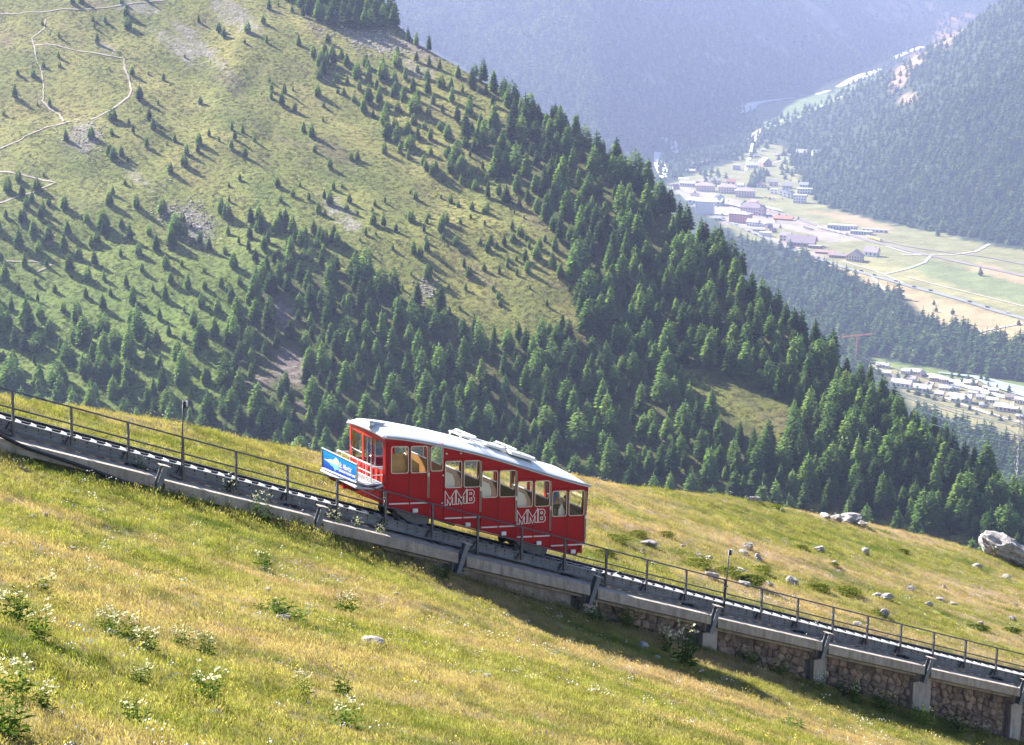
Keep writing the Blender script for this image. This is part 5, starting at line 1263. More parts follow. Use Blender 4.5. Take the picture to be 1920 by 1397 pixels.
pn = fbm(hg*.12, tg_*.35, 71, 3); gi = np.where(pn > .12, RNG.integers(1, 4, len(Pg)), np.where(RNG.random(len(Pg)) < .5, 0, RNG.integers(0, 5, len(Pg))))
gs = RNG.uniform(.65, 1.25, len(Pg))*(1+.35*np.clip(fbm(hg*.5, tg_*.7, 72, 3), -.5, .6))
edge = np.clip(1.4-np.abs(tg_+1.2)/1.2, 0, 1)*np.where(tg_ < 0, 1, 0); gs = gs*(1+.5*edge)
scatter('grass', 'sunlit meadow grass with dry seed heads on the steep alpine meadow', CL, Pg, RNG.uniform(0, 6.28, len(Pg)), gs, gi, MT['grass'])
# flowers among the grass
def flower_geo(seed):
    r = random.Random(seed); v = []; f = []
    for i in range(4):
        x, y, z = r.uniform(-.12, .12), r.uniform(-.12, .12), r.uniform(.16, .27); s = r.uniform(.012, .024); k = len(v)
        v += [(x-s, y, z), (x, y-s, z+s*.3), (x+s, y, z), (x, y+s, z+s*.8), (x, y, z+s*1.2)]; f += [(k, k+1, k+4), (k+1, k+2, k+4), (k+2, k+3, k+4), (k+3, k, k+4)]
    return v, f
FL = [flower_geo(i) for i in range(3)]
def petals(nm, label, col, n, seed):
    r = np.random.default_rng(seed); q = r.choice(len(Pg), n*3, replace=False); q = q[fbm(hg[q]*.25, tg_[q]*.3, seed, 3) > .02][:n]
    scatter(nm, label, FL, Pg[q], r.uniform(0, 6.28, len(q)), r.uniform(.7, 1.3, len(q)), r.integers(0, 3, len(q)), plain(nm+'_petal', col, .8))
petals('daisies', 'tiny white flowers sprinkled through the meadow grass', (.75, .75, .70), 750, 81)
petals('yellow_flowers', 'tiny yellow flowers sprinkled through the meadow grass', (.75, .55, .03), 500, 82)
petals('lilac_flowers', 'tiny lilac flowers sprinkled through the meadow grass', (.30, .20, .45), 160, 83)
# ---- tall leafy plants, each its own thing
def plant_leaves(seed, h, r0, n):
    r = random.Random(seed); v = []; f = []
    ns = max(3, n//9)
    for s in range(ns):
        a = r.uniform(0, 6.28); d = r0*math.sqrt(r.random())*.8; bx_, by_ = d*math.cos(a), d*math.sin(a); hh = h*r.uniform(.6, 1.0); tx_, ty_ = bx_*1.5, by_*1.5
        k = len(v); w = .012; v += [(bx_-w, by_, -.05), (bx_+w, by_, -.05), (tx_+w*.5, ty_, hh), (tx_-w*.5, ty_, hh)]; f.append((k, k+1, k+2, k+3))
        for q in range(9):
            u = (q+.5)/9; la = q*2.4+r.uniform(-.4, .4); L_ = (.26-.15*u)*h*r.uniform(.8, 1.3)*1.2; x, y, z = bx_+(tx_-bx_)*u, by_+(ty_-by_)*u, hh*u
            o_ = np.array([math.cos(la), math.sin(la), r.uniform(.1, .7)]); tg2 = np.array([-math.sin(la), math.cos(la), 0])*L_*.20; c = np.array([x, y, z]); m_ = c+o_*L_*.5+np.array([0, 0, .02]); e = c+o_*L_*np.array([1, 1, .45])
            k = len(v); v += [tuple(c), tuple(m_-tg2), tuple(e), tuple(m_+tg2)]; f.append((k, k+1, k+2, k+3))
    return v, f
def plant_heads(seed, h, r0, n):
    r = random.Random(seed); v = []; f = []
    for s in range(n):
        a = r.uniform(0, 6.28); d = r0*1.15*math.sqrt(r.random()); c = np.array([d*math.cos(a), d*math.sin(a), h*r.uniform(.75, 1.1)])
        for q in range(9):
            la = r.uniform(0, 6.28); L_ = r.uniform(.045, .10); o_ = np.array([math.cos(la), math.sin(la), r.uniform(-.1, 1.0)])*L_; t2 = np.array([-math.sin(la), math.cos(la), .2])*L_*.28
            k = len(v); v += [tuple(c), tuple(c+o_*.6-t2), tuple(c+o_), tuple(c+o_*.6+t2)]; f.append((k, k+1, k+2, k+3))
    return v, f
PL_L = [mesh('leaves', *plant_leaves(600+i, 1.0, .45, 90), MT['weed']) for i in range(4)]
PL_H = [mesh('flower_heads', *plant_heads(620+i, 1.0, .45, (18, 26, 12)[i]), MT['flower']) for i in range(3)]
def plant(px, py, h, w, label, heads=True, group='tall leafy meadow plants'):
    Pq, _ = march([px], [py], near_z, 8, 140, 900); root = empty('thistle_plant' if heads else 'leafy_plant', tuple(Pq[0]), label, 'plant', group)
    root.scale = (w, w, h); root.rotation_euler[2] = random.uniform(0, 6.28)
    l = link('leaves', random.choice(PL_L), root); l['kind'] = 'stuff'
    if heads: link('flower_heads', random.choice(PL_H), root)['kind'] = 'stuff'
for a in [(28, 1170, .62, .62, 'cream-flowered thistle at the left edge, upper of three'), (70, 1200, .55, .5, 'cream-flowered thistle just right of the upper left edge clump'), (25, 1310, .5, .55, 'cream-flowered thistle low at the left edge'), (85, 1335, .4, .4, 'small cream thistle beside the low left edge clump'),
          (200, 1185, .42, .42, 'left end of the long row of cream thistles on the near meadow'), (235, 1205, .5, .5, 'middle of the long row of cream thistles on the near meadow'), (275, 1225, .42, .45, 'right end of the long row of cream thistles on the near meadow'), (85, 1110, .35, .4, 'pale thistle clump below the uphill end of the beam'),
          (340, 1215, .42, .35, 'cream thistle pair on the near meadow, left one'), (385, 1235, .45, .42, 'cream thistle pair on the near meadow, right one'), (392, 1318, .55, .62, 'large round dark green thistle with pale base on the near meadow'), (265, 1280, .3, .34, 'small leafy thistle left of the large round thistle'),
          (568, 1305, .42, .34, 'cream thistle with drooping heads left of the dark leafy clump'), (650, 1370, .5, .5, 'cream thistle at the bottom edge near the middle'), (250, 1360, .4, .4, 'leafy thistle at the bottom left among dry grass'),
          (494, 1068, .55, .5, 'cream-topped thistle alone below the middle bracket'), (650, 1150, .55, .5, 'bushy cream thistle above the flat rock'), (490, 978, .85, .62, 'tall thistle clump against the concrete beam'), (432, 945, .8, .55, 'tall thistle by the concrete beam left of the tall clump'),
          (625, 1005, .75, .5, 'flowering thistle at the beam, left of three'), (668, 1018, .75, .4, 'flowering thistle at the beam, middle of three'), (712, 1035, .8, .35, 'flowering thistle at the beam, right of three'), (1280, 1245, 1.2, 1.1, 'large sunlit cream-flowered plant in the shade of the stone wall'), (1248, 1222, .8, .5, 'brownish plant beside the large sunlit cream-flowered plant'),
          (1537, 1300, .9, .5, 'cream-flowered plant at the foot of the stone wall'), (1603, 1322, .7, .4, 'small cream-flowered plant farther along the stone wall'), (300, 905, .6, .45, 'plant in front of the upper bracket with one pale head'), (265, 900, .7, .35, 'thin pale-headed plant beside the upper bracket'), (1840, 1385, .6, .6, 'leafy plant at the wall foot at the right edge')]: plant(*a)
for a in [(640, 1305, .40, .45, 'dark leafy clump right of the drooping thistle'), (8, 1385, .6, .7, 'dark leafy clump in the bottom left corner'), (1485, 1365, .35, .8, 'dark green leafy patch on the lower right meadow'), (510, 1150, .3, .9, 'dark green hollow of leaves above the near meadow'), (545, 1165, .3, .7, 'dark leafy tuft beside the hollow of leaves'),
          (1120, 1168, .8, .9, 'dark leafy weed at the start of the stone wall'), (1180, 1182, .9, .9, 'dark leafy weed below the stone wall bracket'), (1400, 1245, .7, .8, 'green weed on the wall foot right of the sunlit plant'), (1455, 1268, .7, .8, 'green weed below the second pier of the stone wall'), (1590, 1310, .8, .9, 'dark weed clump on the wall foot near the cream plants'), (1650, 1335, .9, 1., 'dark weed clump below the wall, left of two near the right'), (1720, 1360, .9, 1., 'dark weed clump below the wall, right of two near the right'), (1790, 1375, .9, .9, 'dark weed clump near the right end of the wall'),
          (770, 1050, .5, .6, 'dark weeds in the shade under the beam'), (830, 1085, .5, .7, 'dark weeds in the shade beside the middle bracket'), (560, 990, .4, .5, 'green weeds at the beam between the thistles'), (200, 880, .4, .5, 'low green weeds along the upper beam'), (120, 868, .35, .5, 'low green weeds at the top of the upper beam'), (365, 955, .4, .5, 'green weeds under the black pipe')]: plant(*a, heads=False, group='green leafy weeds')
# juniper mats behind the track
JU = [mesh('foliage', *blob_geo(700+i, 1500, .5, .045, .10), MT['juniper']) for i in range(3)]
for v_ in JU: pass
JLAB = [(1150, 1012, 1.3, .35, 'low green shrub mat right behind the lower end of the red car'), (1190, 1003, 1.1, .3, 'low green shrub mat beside the pale slabs behind the car'), (1130, 1040, 1.0, .4, 'dark green shrub next to the downhill end of the car'), (1300, 1060, 1.6, .4, 'wide green shrub mat above the leaning lamp'), (1360, 1075, 1.5, .4, 'green shrub mat behind the leaning lamp'), (1400, 1090, 1.6, .4, 'wide green shrub mat right of the leaning lamp'), (1420, 1070, 1.2, .4, 'green shrub mat beside the grey boulders right of the lamp'), (1530, 1105, 1.2, .5, 'dark leafy shrub behind the railing, left of two'), (1585, 1112, 1.5, .55, 'dark leafy shrub behind the railing, right of two'), (1500, 1028, .8, .3, 'small green shrub by the dark rock on the meadow'), (1690, 1035, .9, .3, 'low green shrub on the open meadow behind the track'), (1245, 1003, .9, .25, 'thin green shrub mat above the lone slabs'), (1450, 950, .9, .3, 'green shrub near the skyline left of the rock outcrop'), (1830, 1180, 1.2, .4, 'bright green shrub on the right meadow near the railing'), (1895, 1185, .9, .5, 'dark green shrub at the right edge of the meadow'), (1560, 1060, .7, .3, 'little shrub with a white stone in it'), (1640, 1150, 1.0, .3, 'green mat of leaves above the dark boulder by the railing')]
for px, py, w, h, lb in JLAB:
    Pq, _ = march([px], [py], near_z, 40, 160, 900); o = link('low_shrub', random.choice(JU), None, Pq[0]); o.scale = (w*.62, w*.5, h*.75); o.rotation_euler[2] = HDIR+random.uniform(-.3, .3); tag(o, lb, 'shrub', 'low shrubs behind the track')
# ---- rocks
def boulder_mesh(seed, sx, sy, sz, sub=3, cut=True):
    import bmesh
    from mathutils import noise as mn
    r = random.Random(seed); bm = bmesh.new(); bmesh.ops.create_icosphere(bm, subdivisions=sub, radius=1)
    pl = [(Vector((r.gauss(0, 1), r.gauss(0, 1), r.gauss(0, .8))).normalized(), r.uniform(.42, .8)) for _ in range(11)]
    off = Vector((seed*3.1, seed*1.7, 0))
    for v in bm.verts:
        n = v.co.normalized(); d = 1.0
        for pn_, pd in pl:
            c = n.dot(pn_)
            if c > .05: d = min(d, pd/c)
        d += .13*mn.fractal(n*1.9+off, .9, 2.1, 5)+.05*mn.noise(n*6+off)
        v.co = Vector((n.x*d*sx, n.y*d*sy, n.z*d*sz))
    me = bpy.data.meshes.new('boulder'); bm.to_mesh(me); bm.free(); me.materials.append(MT['rock']); return me
BLD = [(1890, 1040, 112, 40, 'large pale boulder lying on the skyline at the right edge'), (1596, 958, 48, 18, 'smooth grey boulder on the skyline above the outcrop'), (1418, 931, 26, 12, 'grey boulder on the skyline above the lamp, right of two'), (1404, 931, 16, 10, 'small grey boulder on the skyline above the lamp, left of two'),
       (1548, 968, 30, 14, 'knobbly rock at the left end of the outcrop'), (1568, 972, 34, 15, 'knobbly rock in the middle of the outcrop'), (1590, 975, 34, 14, 'knobbly rock right of the outcrop middle'), (1615, 980, 26, 9, 'low rock at the right end of the outcrop'), (1534, 1030, 34, 14, 'flat dark rock on the meadow below the outcrop'), (1624, 1034, 20, 13, 'round rock with a dark side on the meadow'), (1400, 1024, 30, 13, 'pale flat boulder above the two grey blocks'), (1421, 1046, 20, 14, 'square grey block right of the leaning lamp top'), (1393, 1036, 26, 8, 'thin pale slab left of the square grey block'),
       (1484, 1090, 32, 18, 'pale pointed rock behind the railing'), (1442, 1095, 20, 8, 'small pale slab left of the pale pointed rock'), (1395, 1095, 26, 12, 'pale slab right of the leaning lamp pole'), (1388, 1070, 26, 10, 'grey slab beside the leaning lamp pole'), (1332, 1078, 30, 14, 'grey boulder left of the leaning lamp, behind the railing'), (1330, 1046, 18, 8, 'small pale slab left of the lamp top'), (1312, 1040, 14, 7, 'tiny pale stone left of the lamp top'), (1213, 1018, 36, 14, 'broad pale slab behind the lower end of the car'), (1158, 1010, 18, 9, 'pale stone by the shrub at the car end'), (1205, 1030, 12, 6, 'tiny stone below the broad pale slab'), (1280, 1026, 14, 8, 'small stone between slab and lamp'),
       (1660, 1118, 34, 16, 'pair of pale rocks above the railing, right part'), (1646, 1116, 22, 12, 'pair of pale rocks above the railing, left part'), (1706, 1102, 24, 11, 'grey stone with sharp shadow on the right meadow'), (1658, 1152, 26, 18, 'dark boulder with grass shadow above the railing'), (1740, 1132, 20, 9, 'pale stone right of the pair of rocks'), (1760, 1122, 18, 7, 'small pale stone farther right of the pair of rocks'), (1788, 1132, 14, 9, 'little dark-sided stone on the right meadow'), (1770, 1100, 14, 6, 'tiny pale stone above the right meadow patch'), (1832, 1062, 22, 9, 'pale slab below the large skyline boulder'), (1885, 1082, 20, 9, 'pale stone near the right edge below the large boulder'), (1898, 1160, 20, 8, 'pale slab near the right edge of the meadow'), (1838, 1168, 14, 6, 'tiny pale slab above the right railing'), (1564, 1056, 16, 9, 'white stone set in a little shrub'), (1575, 1072, 12, 5, 'tiny stone below the white stone'), (1905, 1135, 12, 6, 'tiny stone at the right edge of the meadow'), (1608, 1170, 20, 8, 'low slab close behind the railing'),
       (692, 1203, 52, 16, 'flat pale rock lying on the near meadow'), (742, 1114, 26, 7, 'thin pale slab on the near meadow below the bracket'), (1206, 1212, 28, 14, 'white stone in the shade below the wall'), (1232, 1232, 16, 8, 'small white stone in the shade below the wall'), (532, 1160, 30, 16, 'grey rock in the dark hollow of the near meadow'), (574, 1190, 12, 6, 'small grey stone left of the flat pale rock'), (910, 1268, 30, 5, 'thin pale slab low on the near meadow'), (1100, 1262, 8, 5, 'tiny white stone on the lower meadow, left of two'), (1163, 1258, 8, 5, 'tiny white stone on the lower meadow, right of two'), (500, 1106, 20, 8, 'pale bare stone below the lone thistle'), (60, 968, 16, 8, 'pale stone on the near meadow at the left'), (85, 965, 14, 6, 'pale stone right of its twin at the left of the near meadow'), (395, 1335, 34, 7, 'pale stones under the large round thistle')]
for i, (px, py, w, h, lb) in enumerate(BLD):
    yy = py+h*.3
    for _ in range(14):
        Pq, okq = march([px], [yy], near_z, 8, 165, 1200)
        if okq[0]: break
        yy += 3
    p = Pq[0]; d = float(p@FWD); mp = d/F
    o = link('boulder', boulder_mesh(i+1, w*mp*.56, w*mp*.46, h*mp*.66, 4 if w > 45 else 3), None, ray(1894, 1034)*d if i == 0 else p+ZV*h*mp*.30)
    o.rotation_euler = ((.1, .42, -.2) if i == 0 else (random.uniform(-.2, .2), .1, random.uniform(-.5, .5))); tag(o, lb, 'rock', 'rocks on the meadow')

# ================================================================== VILLAGE, ROAD TRAFFIC, POWER LINE
WM = {}
def wallmat(c):
    if c not in WM: WM[c] = mat('house_wall', c, tuple(x*.9 for x in c), .3, .85)
    return WM[c]
def roofmat(c):
    k = ('r',)+c
    if k not in WM: WM[k] = mat('house_roof', c, tuple(x*.82 for x in c), .25, .7)
    return WM[k]
MT['win_dark'] = plain('dark_window', (0.03, 0.035, 0.045), 0.15)
WIN_ME = {}
def house(px, py, w, hw, d, wall, roof, label, yaw=-22, kind='gable', rh=.35, win=(4, 2), name='house', cat='house', group='houses of the far village', lo=1900, hi=6500, ridge='x', over=.06):
    """px,py: middle of the visible wall foot in the photograph; w, d, hw: width, depth and wall height in photograph pixels"""
    Pq, _ = march([px], [py], valley_z, lo, hi, 1100); p = Pq[0]; mp = float(p@FWD)/F; W, D, H_ = w*mp, d*mp, hw*mp
    root = empty(name, tuple(p), label, cat, group); root.rotation_euler[2] = math.radians(yaw)
    m = MB(); m.box((0, D/2, H_/2-1), (W, 0, 0), (0, D, 0), (0, 0, H_+2))
    X, Y, Z = np.eye(3)
    if kind == 'gable':
        if ridge == 'x':
            R_ = rh*D
            for s in (-1, 1): m.prism([(s*W/2, 0, H_), (s*W/2, D, H_), (s*W/2, D/2, H_+R_)], (-s*.3, 0, 0))
        else:
            R_ = rh*W
            for y in (0, D): m.prism([(-W/2, y, H_), (W/2, y, H_), (0, y, H_+R_)], (0, .3 if y == 0 else -.3, 0))
    m.build('wall', wallmat(wall), root)
    r = MB(); o = over*max(W, D)
    if kind == 'gable':
        th = .4
        if ridge == 'x':
            for s in (0, 1):
                y0 = -o if s == 0 else D+o; z0 = H_-o*2*R_/D
                r.prism([(-W/2-o, y0, z0), (-W/2-o, D/2, H_+R_), (-W/2-o, D/2, H_+R_+th), (-W/2-o, y0, z0+th)], (W+2*o, 0, 0))
        else:
            for s in (-1, 1):
                x0 = s*(W/2+o); z0 = H_-o*2*R_/W
                r.prism([(x0, -o, z0), (0, -o, H_+R_), (0, -o, H_+R_+th), (x0, -o, z0+th)], (0, D+2*o, 0))
    elif kind == 'hip':
        R_ = rh*min(D, W); i = min(D, W)/2
        a = [(-W/2-o, -o, H_), (W/2+o, -o, H_), (W/2+o, D+o, H_), (-W/2-o, D+o, H_), (-W/2+i, D/2, H_+R_), (W/2-i, D/2, H_+R_)]
        r.add(a, [(0, 1, 5, 4), (1, 2, 5), (2, 3, 4, 5), (3, 0, 4), (3, 2, 1, 0)])
    else:
        r.box((0, D/2, H_+.25), (W+1.0, 0, 0), (0, D+1.0, 0), (0, 0, .5))
    ro = r.build('roof', roofmat(roof), root)
    if kind != 'flat' and w > 22:
        c = MB(); c.box((W*.2, D*.5, H_+(R_ if kind != 'flat' else 0)+.5), (1.0, 0, 0), (0, 1.0, 0), (0, 0, 2.4)); c.build('chimney', wallmat((.5, .46, .44)), ro)
    nx, ny = win
    if nx:
        ww, wh = W/nx*.42, H_/ny*.45; k = (round(ww, 2), round(wh, 2))
        if k not in WIN_ME:
            b = MB(); b.box((0, -.02, 0), (ww, 0, 0), (0, .16, 0), (0, 0, wh)); WIN_ME[k] = mesh('window', b.v, b.f, MT['win_dark'])
        for i in range(nx):
            for j in range(ny):
                link('window', WIN_ME[k], root, ((i+.5)/nx*W-W/2, 0, (j+.52)/ny*H_))
        ns = max(1, int(nx*D/W*.8))
        if (round(ww, 2), 's') not in WIN_ME:
            b = MB(); b.box((0, 0, 0), (.16, 0, 0), (0, ww, 0), (0, 0, wh)); WIN_ME[(round(ww, 2), 's')] = mesh('window', b.v, b.f, MT['win_dark'])
        for i in range(ns):
            for j in range(ny): link('window', WIN_ME[(round(ww, 2), 's')], root, (W/2+.02, (i+.5)/ns*D, (j+.52)/ny*H_))
    return root
WH, PK, CR, GR, BRN = (.78, .76, .74), (.62, .42, .38), (.66, .52, .46), (.5, .5, .5), (.25, .15, .11)
RG_, RP, RBR, RO, RW = (.45, .44, .45), (.33, .25, .27), (.23, .16, .16), (.60, .20, .11), (.72, .71, .70)
B_ = 'apartment block'
house(1320, 384, 62, 9, 16, WH, RW, 'long pale hall with a shallow light roof at the left of the station', -20, 'gable', .22, (8, 1), 'station_hall', 'hall')
house(1320, 402, 34, 24, 15, WH, (.6, .58, .58), 'white five-storey hotel block beside the pale hall', -15, 'flat', 0, (7, 5), 'hotel', 'hotel')
house(1352, 385, 16, 12, 14, GR, RW, 'grey gabled end building right of the white hotel', 30, 'gable', .4, (2, 1))
house(1407, 402, 40, 13, 16, (.66, .5, .5), RP, 'pinkish station building with purple-brown roof and small turret', -22, 'hip', .55, (8, 2), 'station', 'station')
house(1393, 399, 11, 15, 14, (.66, .5, .5), RP, 'gabled wing at the left end of the pinkish station building', -22, 'gable', .6, (2, 2), ridge='y')
house(1427, 405, 11, 13, 16, (.6, .44, .46), RP, 'gabled wing at the right end of the pinkish station building', -22, 'gable', .6, (2, 2), ridge='y')
house(1384, 418, 38, 17, 24, (.60, .24, .19), (.38, .36, .38), 'salmon red block with low grey roof below the station', -28, 'hip', .18, (7, 4), 'hotel', 'hotel')
house(1410, 424, 22, 8, 14, WH, RG_, 'small white house right of the salmon red block', -25, 'gable', .35, (4, 2))
house(1426, 425, 14, 5, 10, WH, RG_, 'low white annex right of the small white house', -25, 'flat', 0, (3, 1))
house(1467, 413, 34, 4, 12, BRN, RO, 'open shed with bright orange roof beside the railway', -22, 'gable', .3, (0, 0), 'goods_shed', 'shed')
house(1578, 432, 54, 9, 18, (.62, .6, .56), (.42, .43, .46), 'long grey depot with tall wall bays beside the railway', -18, 'flat', 0, (10, 1), 'depot', 'depot')
house(1614, 440, 40, 6, 14, (.55, .54, .52), (.40, .41, .44), 'lower grey extension at the right end of the depot', -18, 'flat', 0, (8, 1), 'depot', 'depot')
house(1640, 436, 50, 6, 3, WH, RW, 'white retaining wall building behind the depot extension', -24, 'flat', 0, (6, 1), 'depot', 'depot')
house(1500, 462, 50, 9, 28, (.33, .2, .17), (.29, .22, .24), 'big brown farmhouse with wide dark roof above the band of trees', -20, 'gable', .38, (8, 1), 'farmhouse', 'farmhouse')
house(1471, 452, 20, 11, 14, (.62, .55, .5), (.36, .3, .31), 'pale small house at the left of the big brown farmhouse', -25, 'gable', .4, (3, 2))
house(1527, 466, 24, 5, 10, BRN, (.4, .38, .39), 'low grey-roofed shed right of the big brown farmhouse', -20, 'flat', 0, (0, 0), 'shed', 'shed')
house(1545, 476, 34, 4, 10, BRN, (.42, .25, .21), 'long low shed with reddish roof above the chalet wing', -16, 'gable', .25, (0, 0), 'shed', 'shed')
house(1434, 443, 22, 7, 10, WH, RW, 'low white flat-roofed shed above the village road', -20, 'flat', 0, (0, 0), 'shed', 'shed')
house(1422, 434, 22, 4, 9, (.3, .26, .26), (.34, .33, .36), 'low dark-roofed shed left of the white shed', -20, 'gable', .25, (0, 0), 'shed', 'shed')
house(1601, 490, 30, 10, 20, (.62, .5, .42), (.33, .24, .26), 'chalet with cream walls and brown roof by the main road', -20, 'gable', .35, (6, 2), 'chalet', 'chalet', ridge='y')
house(1572, 484, 36, 6, 9, BRN, (.36, .25, .26), 'long brown stable wing left of the cream chalet', -18, 'gable', .3, (0, 0), 'stable', 'stable')
house(1632, 481, 24, 9, 18, WH, (.38, .30, .38), 'white house with purple roof alone right of the chalet', -28, 'gable', .45, (3, 1), ridge='x')
for a in [(1322, 359, 34, 11, 16, 'left one of three pinkish-beige apartment blocks'), (1364, 363, 35, 12, 16, 'middle one of three pinkish-beige apartment blocks'), (1397, 370, 36, 12, 16, 'right one of three pinkish-beige apartment blocks')]:
    house(a[0], a[1], a[2], a[3], a[4], CR, (.46, .36, .37), a[5], -10, 'hip', .35, (7, 3), 'apartment_block', B_)
house(1370, 347, 16, 7, 10, CR, (.56, .22, .18), 'small house with red roof behind the middle apartment block', -10, 'gable', .4, (2, 1))
house(1342, 346, 18, 8, 10, CR, (.42, .36, .38), 'small greyish house behind the left apartment block', -10, 'gable', .4, (3, 2))
house(1288, 350, 28, 7, 12, (.68, .62, .62), (.5, .48, .5), 'pale long house at the left edge of the village', -14, 'gable', .3, (6, 1))
house(1281, 340, 18, 4, 8, (.7, .66, .64), RW, 'low pale house above the long house at the village edge', -14, 'gable', .3, (3, 1))
house(1295, 324, 16, 4, 8, BRN, (.6, .56, .56), 'small brown barn with light roof in the trees at the left', -10, 'gable', .35, (0, 0), 'barn', 'barn')
for i, a in enumerate([(1306, 311, 'left'), (1320, 309, 'middle'), (1334, 305, 'right')]): house(a[0], a[1], 14, 4, 8, BRN, (.52, .38, .36), f'{a[2]} one of a row of three low brown barns among trees', 15, 'gable', .35, (0, 0), 'barn', 'barn')
house(1381, 319, 14, 9, 9, (.52, .5, .52), (.42, .42, .46), 'grey flat-roofed box building above the apartments', -8, 'flat', 0, (0, 0), 'pump_house', 'building')
house(1410, 315, 23, 6, 14, WH, (.6, .58, .57), 'white house with wide light roof above the apartments', -8, 'gable', .35, (5, 1))
house(1439, 312, 18, 8, 16, (.40, .24, .2), (.62, .6, .6), 'brown chalet with light roof above the village', 24, 'gable', .4, (3, 1), 'chalet', 'chalet', ridge='y')
house(1502, 292, 18, 6, 14, (.6, .45, .38), (.62, .56, .52), 'beige house at the upper wood edge, left of two', -12, 'gable', .4, (3, 1))
house(1532, 291, 15, 6, 10, WH, (.74, .72, .7), 'bright house at the upper wood edge, right of two', 10, 'gable', .4, (3, 1))
house(1431, 284, 9, 3, 6, WH, RW, 'tiny white hut on the upper village meadow', -8, 'gable', .4, (0, 0), 'hut', 'hut')
house(1419, 295, 10, 3, 6, BRN, (.4, .35, .36), 'tiny brown hut on the upper village meadow', -8, 'gable', .4, (0, 0), 'hut', 'hut')
house(1470, 292, 34, 2, 5, BRN, (.55, .42, .38), 'long low shed on the upper village meadow', -5, 'gable', .3, (0, 0), 'shed', 'shed')
house(1451, 364, 14, 9, 10, WH, (.5, .48, .5), 'small white cube house left of the three white gables', -12, 'flat', 0, (2, 2))
for i, a in enumerate([(1464, 367, 'left'), (1471, 370, 'middle'), (1479, 372, 'right')]): house(a[0], a[1], 10, 9, 16, WH, (.62, .6, .62), f'{a[2]} one of three white gabled row houses', -30, 'gable', .4, (1, 2), 'row_house', ridge='y')
house(1476, 354, 18, 6, 12, (.62, .58, .58), (.42, .36, .4), 'greyish house behind the three white gables', -12, 'gable', .4, (3, 1))
house(1509, 364, 28, 10, 12, WH, (.64, .62, .64), 'white terrace block at the wood edge, upper one', -8, 'flat', 0, (6, 2), 'apartment_block', B_)
house(1499, 381, 24, 15, 12, WH, (.64, .62, .64), 'white terrace block at the wood edge, lower one', -12, 'flat', 0, (5, 3), 'apartment_block', B_)
house(1507, 352, 16, 6, 10, WH, (.6, .56, .56), 'pale house with gable above the white terrace blocks', -8, 'gable', .4, (3, 1))
house(1450, 349, 16, 8, 10, (.6, .5, .5), (.44, .36, .4), 'pinkish house behind the trees left of the white cube', -10, 'gable', .4, (2, 2))
L2 = dict(group='houses of the lower village', lo=1800, hi=3200)
for a in [(1688, 728, 44, 11, 22, 'large white house with pale grey roof at the left of the lower village'), (1729, 737, 36, 10, 22, 'white house with broad grey roof right of the large left one'), (1664, 706, 14, 7, 12, 'pale house at the wood edge left of the lower village'), (1654, 690, 28, 6, 14, 'long grey house at the upper left of the lower village'),
          (1697, 702, 20, 7, 16, 'grey-roofed house in the upper row of the lower village, left of two'), (1716, 703, 22, 7, 16, 'grey-roofed house in the upper row of the lower village, right of two'), (1752, 715, 24, 7, 18, 'pale house by the river, left of two close ones'), (1770, 719, 20, 8, 14, 'pale house with blue-grey gable by the river, right of two close ones'), (1772, 733, 28, 6, 18, 'pale roofed house behind the round tree of the lower village'),
          (1800, 756, 44, 9, 30, 'large stepped house with wide pale roof in the lower village'), (1785, 748, 20, 8, 14, 'house with reddish gable left of the large stepped house'), (1818, 724, 30, 7, 16, 'pale house near the river, upper right of the lower village'), (1862, 737, 22, 6, 14, 'small pale house right of the dark trees by the river'), (1848, 731, 16, 5, 10, 'tiny pale house among the trees by the river'),
          (1880, 772, 40, 10, 22, 'broad grey-roofed house at the lower right of the village'), (1860, 755, 26, 6, 14, 'pale house above the broad grey-roofed house'), (1912, 758, 26, 8, 18, 'pale house at the right edge of the lower village, upper one'), (1905, 775, 24, 9, 14, 'white house front at the right edge, beside the broad grey-roofed house'), (1915, 786, 24, 6, 14, 'pale house cut by the right edge of the photo, lowest')]:
    house(a[0], a[1], a[2]*.82, a[3]*.95, a[4]*.85, [(.70, .66, .66), (.62, .5, .44), (.7, .68, .66), (.4, .29, .24)][len(a[5]) % 4], [(.56, .53, .55), (.46, .43, .45), (.62, .59, .58)][len(a[5]) % 3], a[5], random.choice([-22, -30, -14]), 'gable', .3, (4, 1), **L2)
for a in [(1708, 716, 16, 6, 12, 'small house between the upper row and the two broad roofs'), (1742, 726, 14, 5, 10, 'small house squeezed between the broad roofs and the river row'), (1760, 744, 16, 6, 12, 'small house below the round tree of the lower village'), (1824, 742, 18, 6, 12, 'house behind the large stepped house, towards the river'), (1838, 750, 16, 6, 10, 'little house between the stepped house and the grey-roofed one'), (1790, 732, 16, 5, 12, 'little house right below the pale river house'), (1680, 712, 14, 5, 10, 'little house above the large left white house'), (1845, 765, 18, 6, 10, 'low house left of the broad grey-roofed house'), (1893, 750, 18, 6, 12, 'small house between the right edge houses and the river'), (1732, 706, 14, 5, 10, 'tiny house at the right end of the upper row')]:
    house(a[0], a[1], a[2], a[3], a[4], random.choice([(.70, .66, .66), (.62, .5, .44), (.4, .29, .24)]), random.choice([(.56, .53, .55), (.46, .43, .45), (.40, .33, .32)]), a[5], random.choice([-30, -14, 40]), 'gable', .4, (3, 1), **L2)
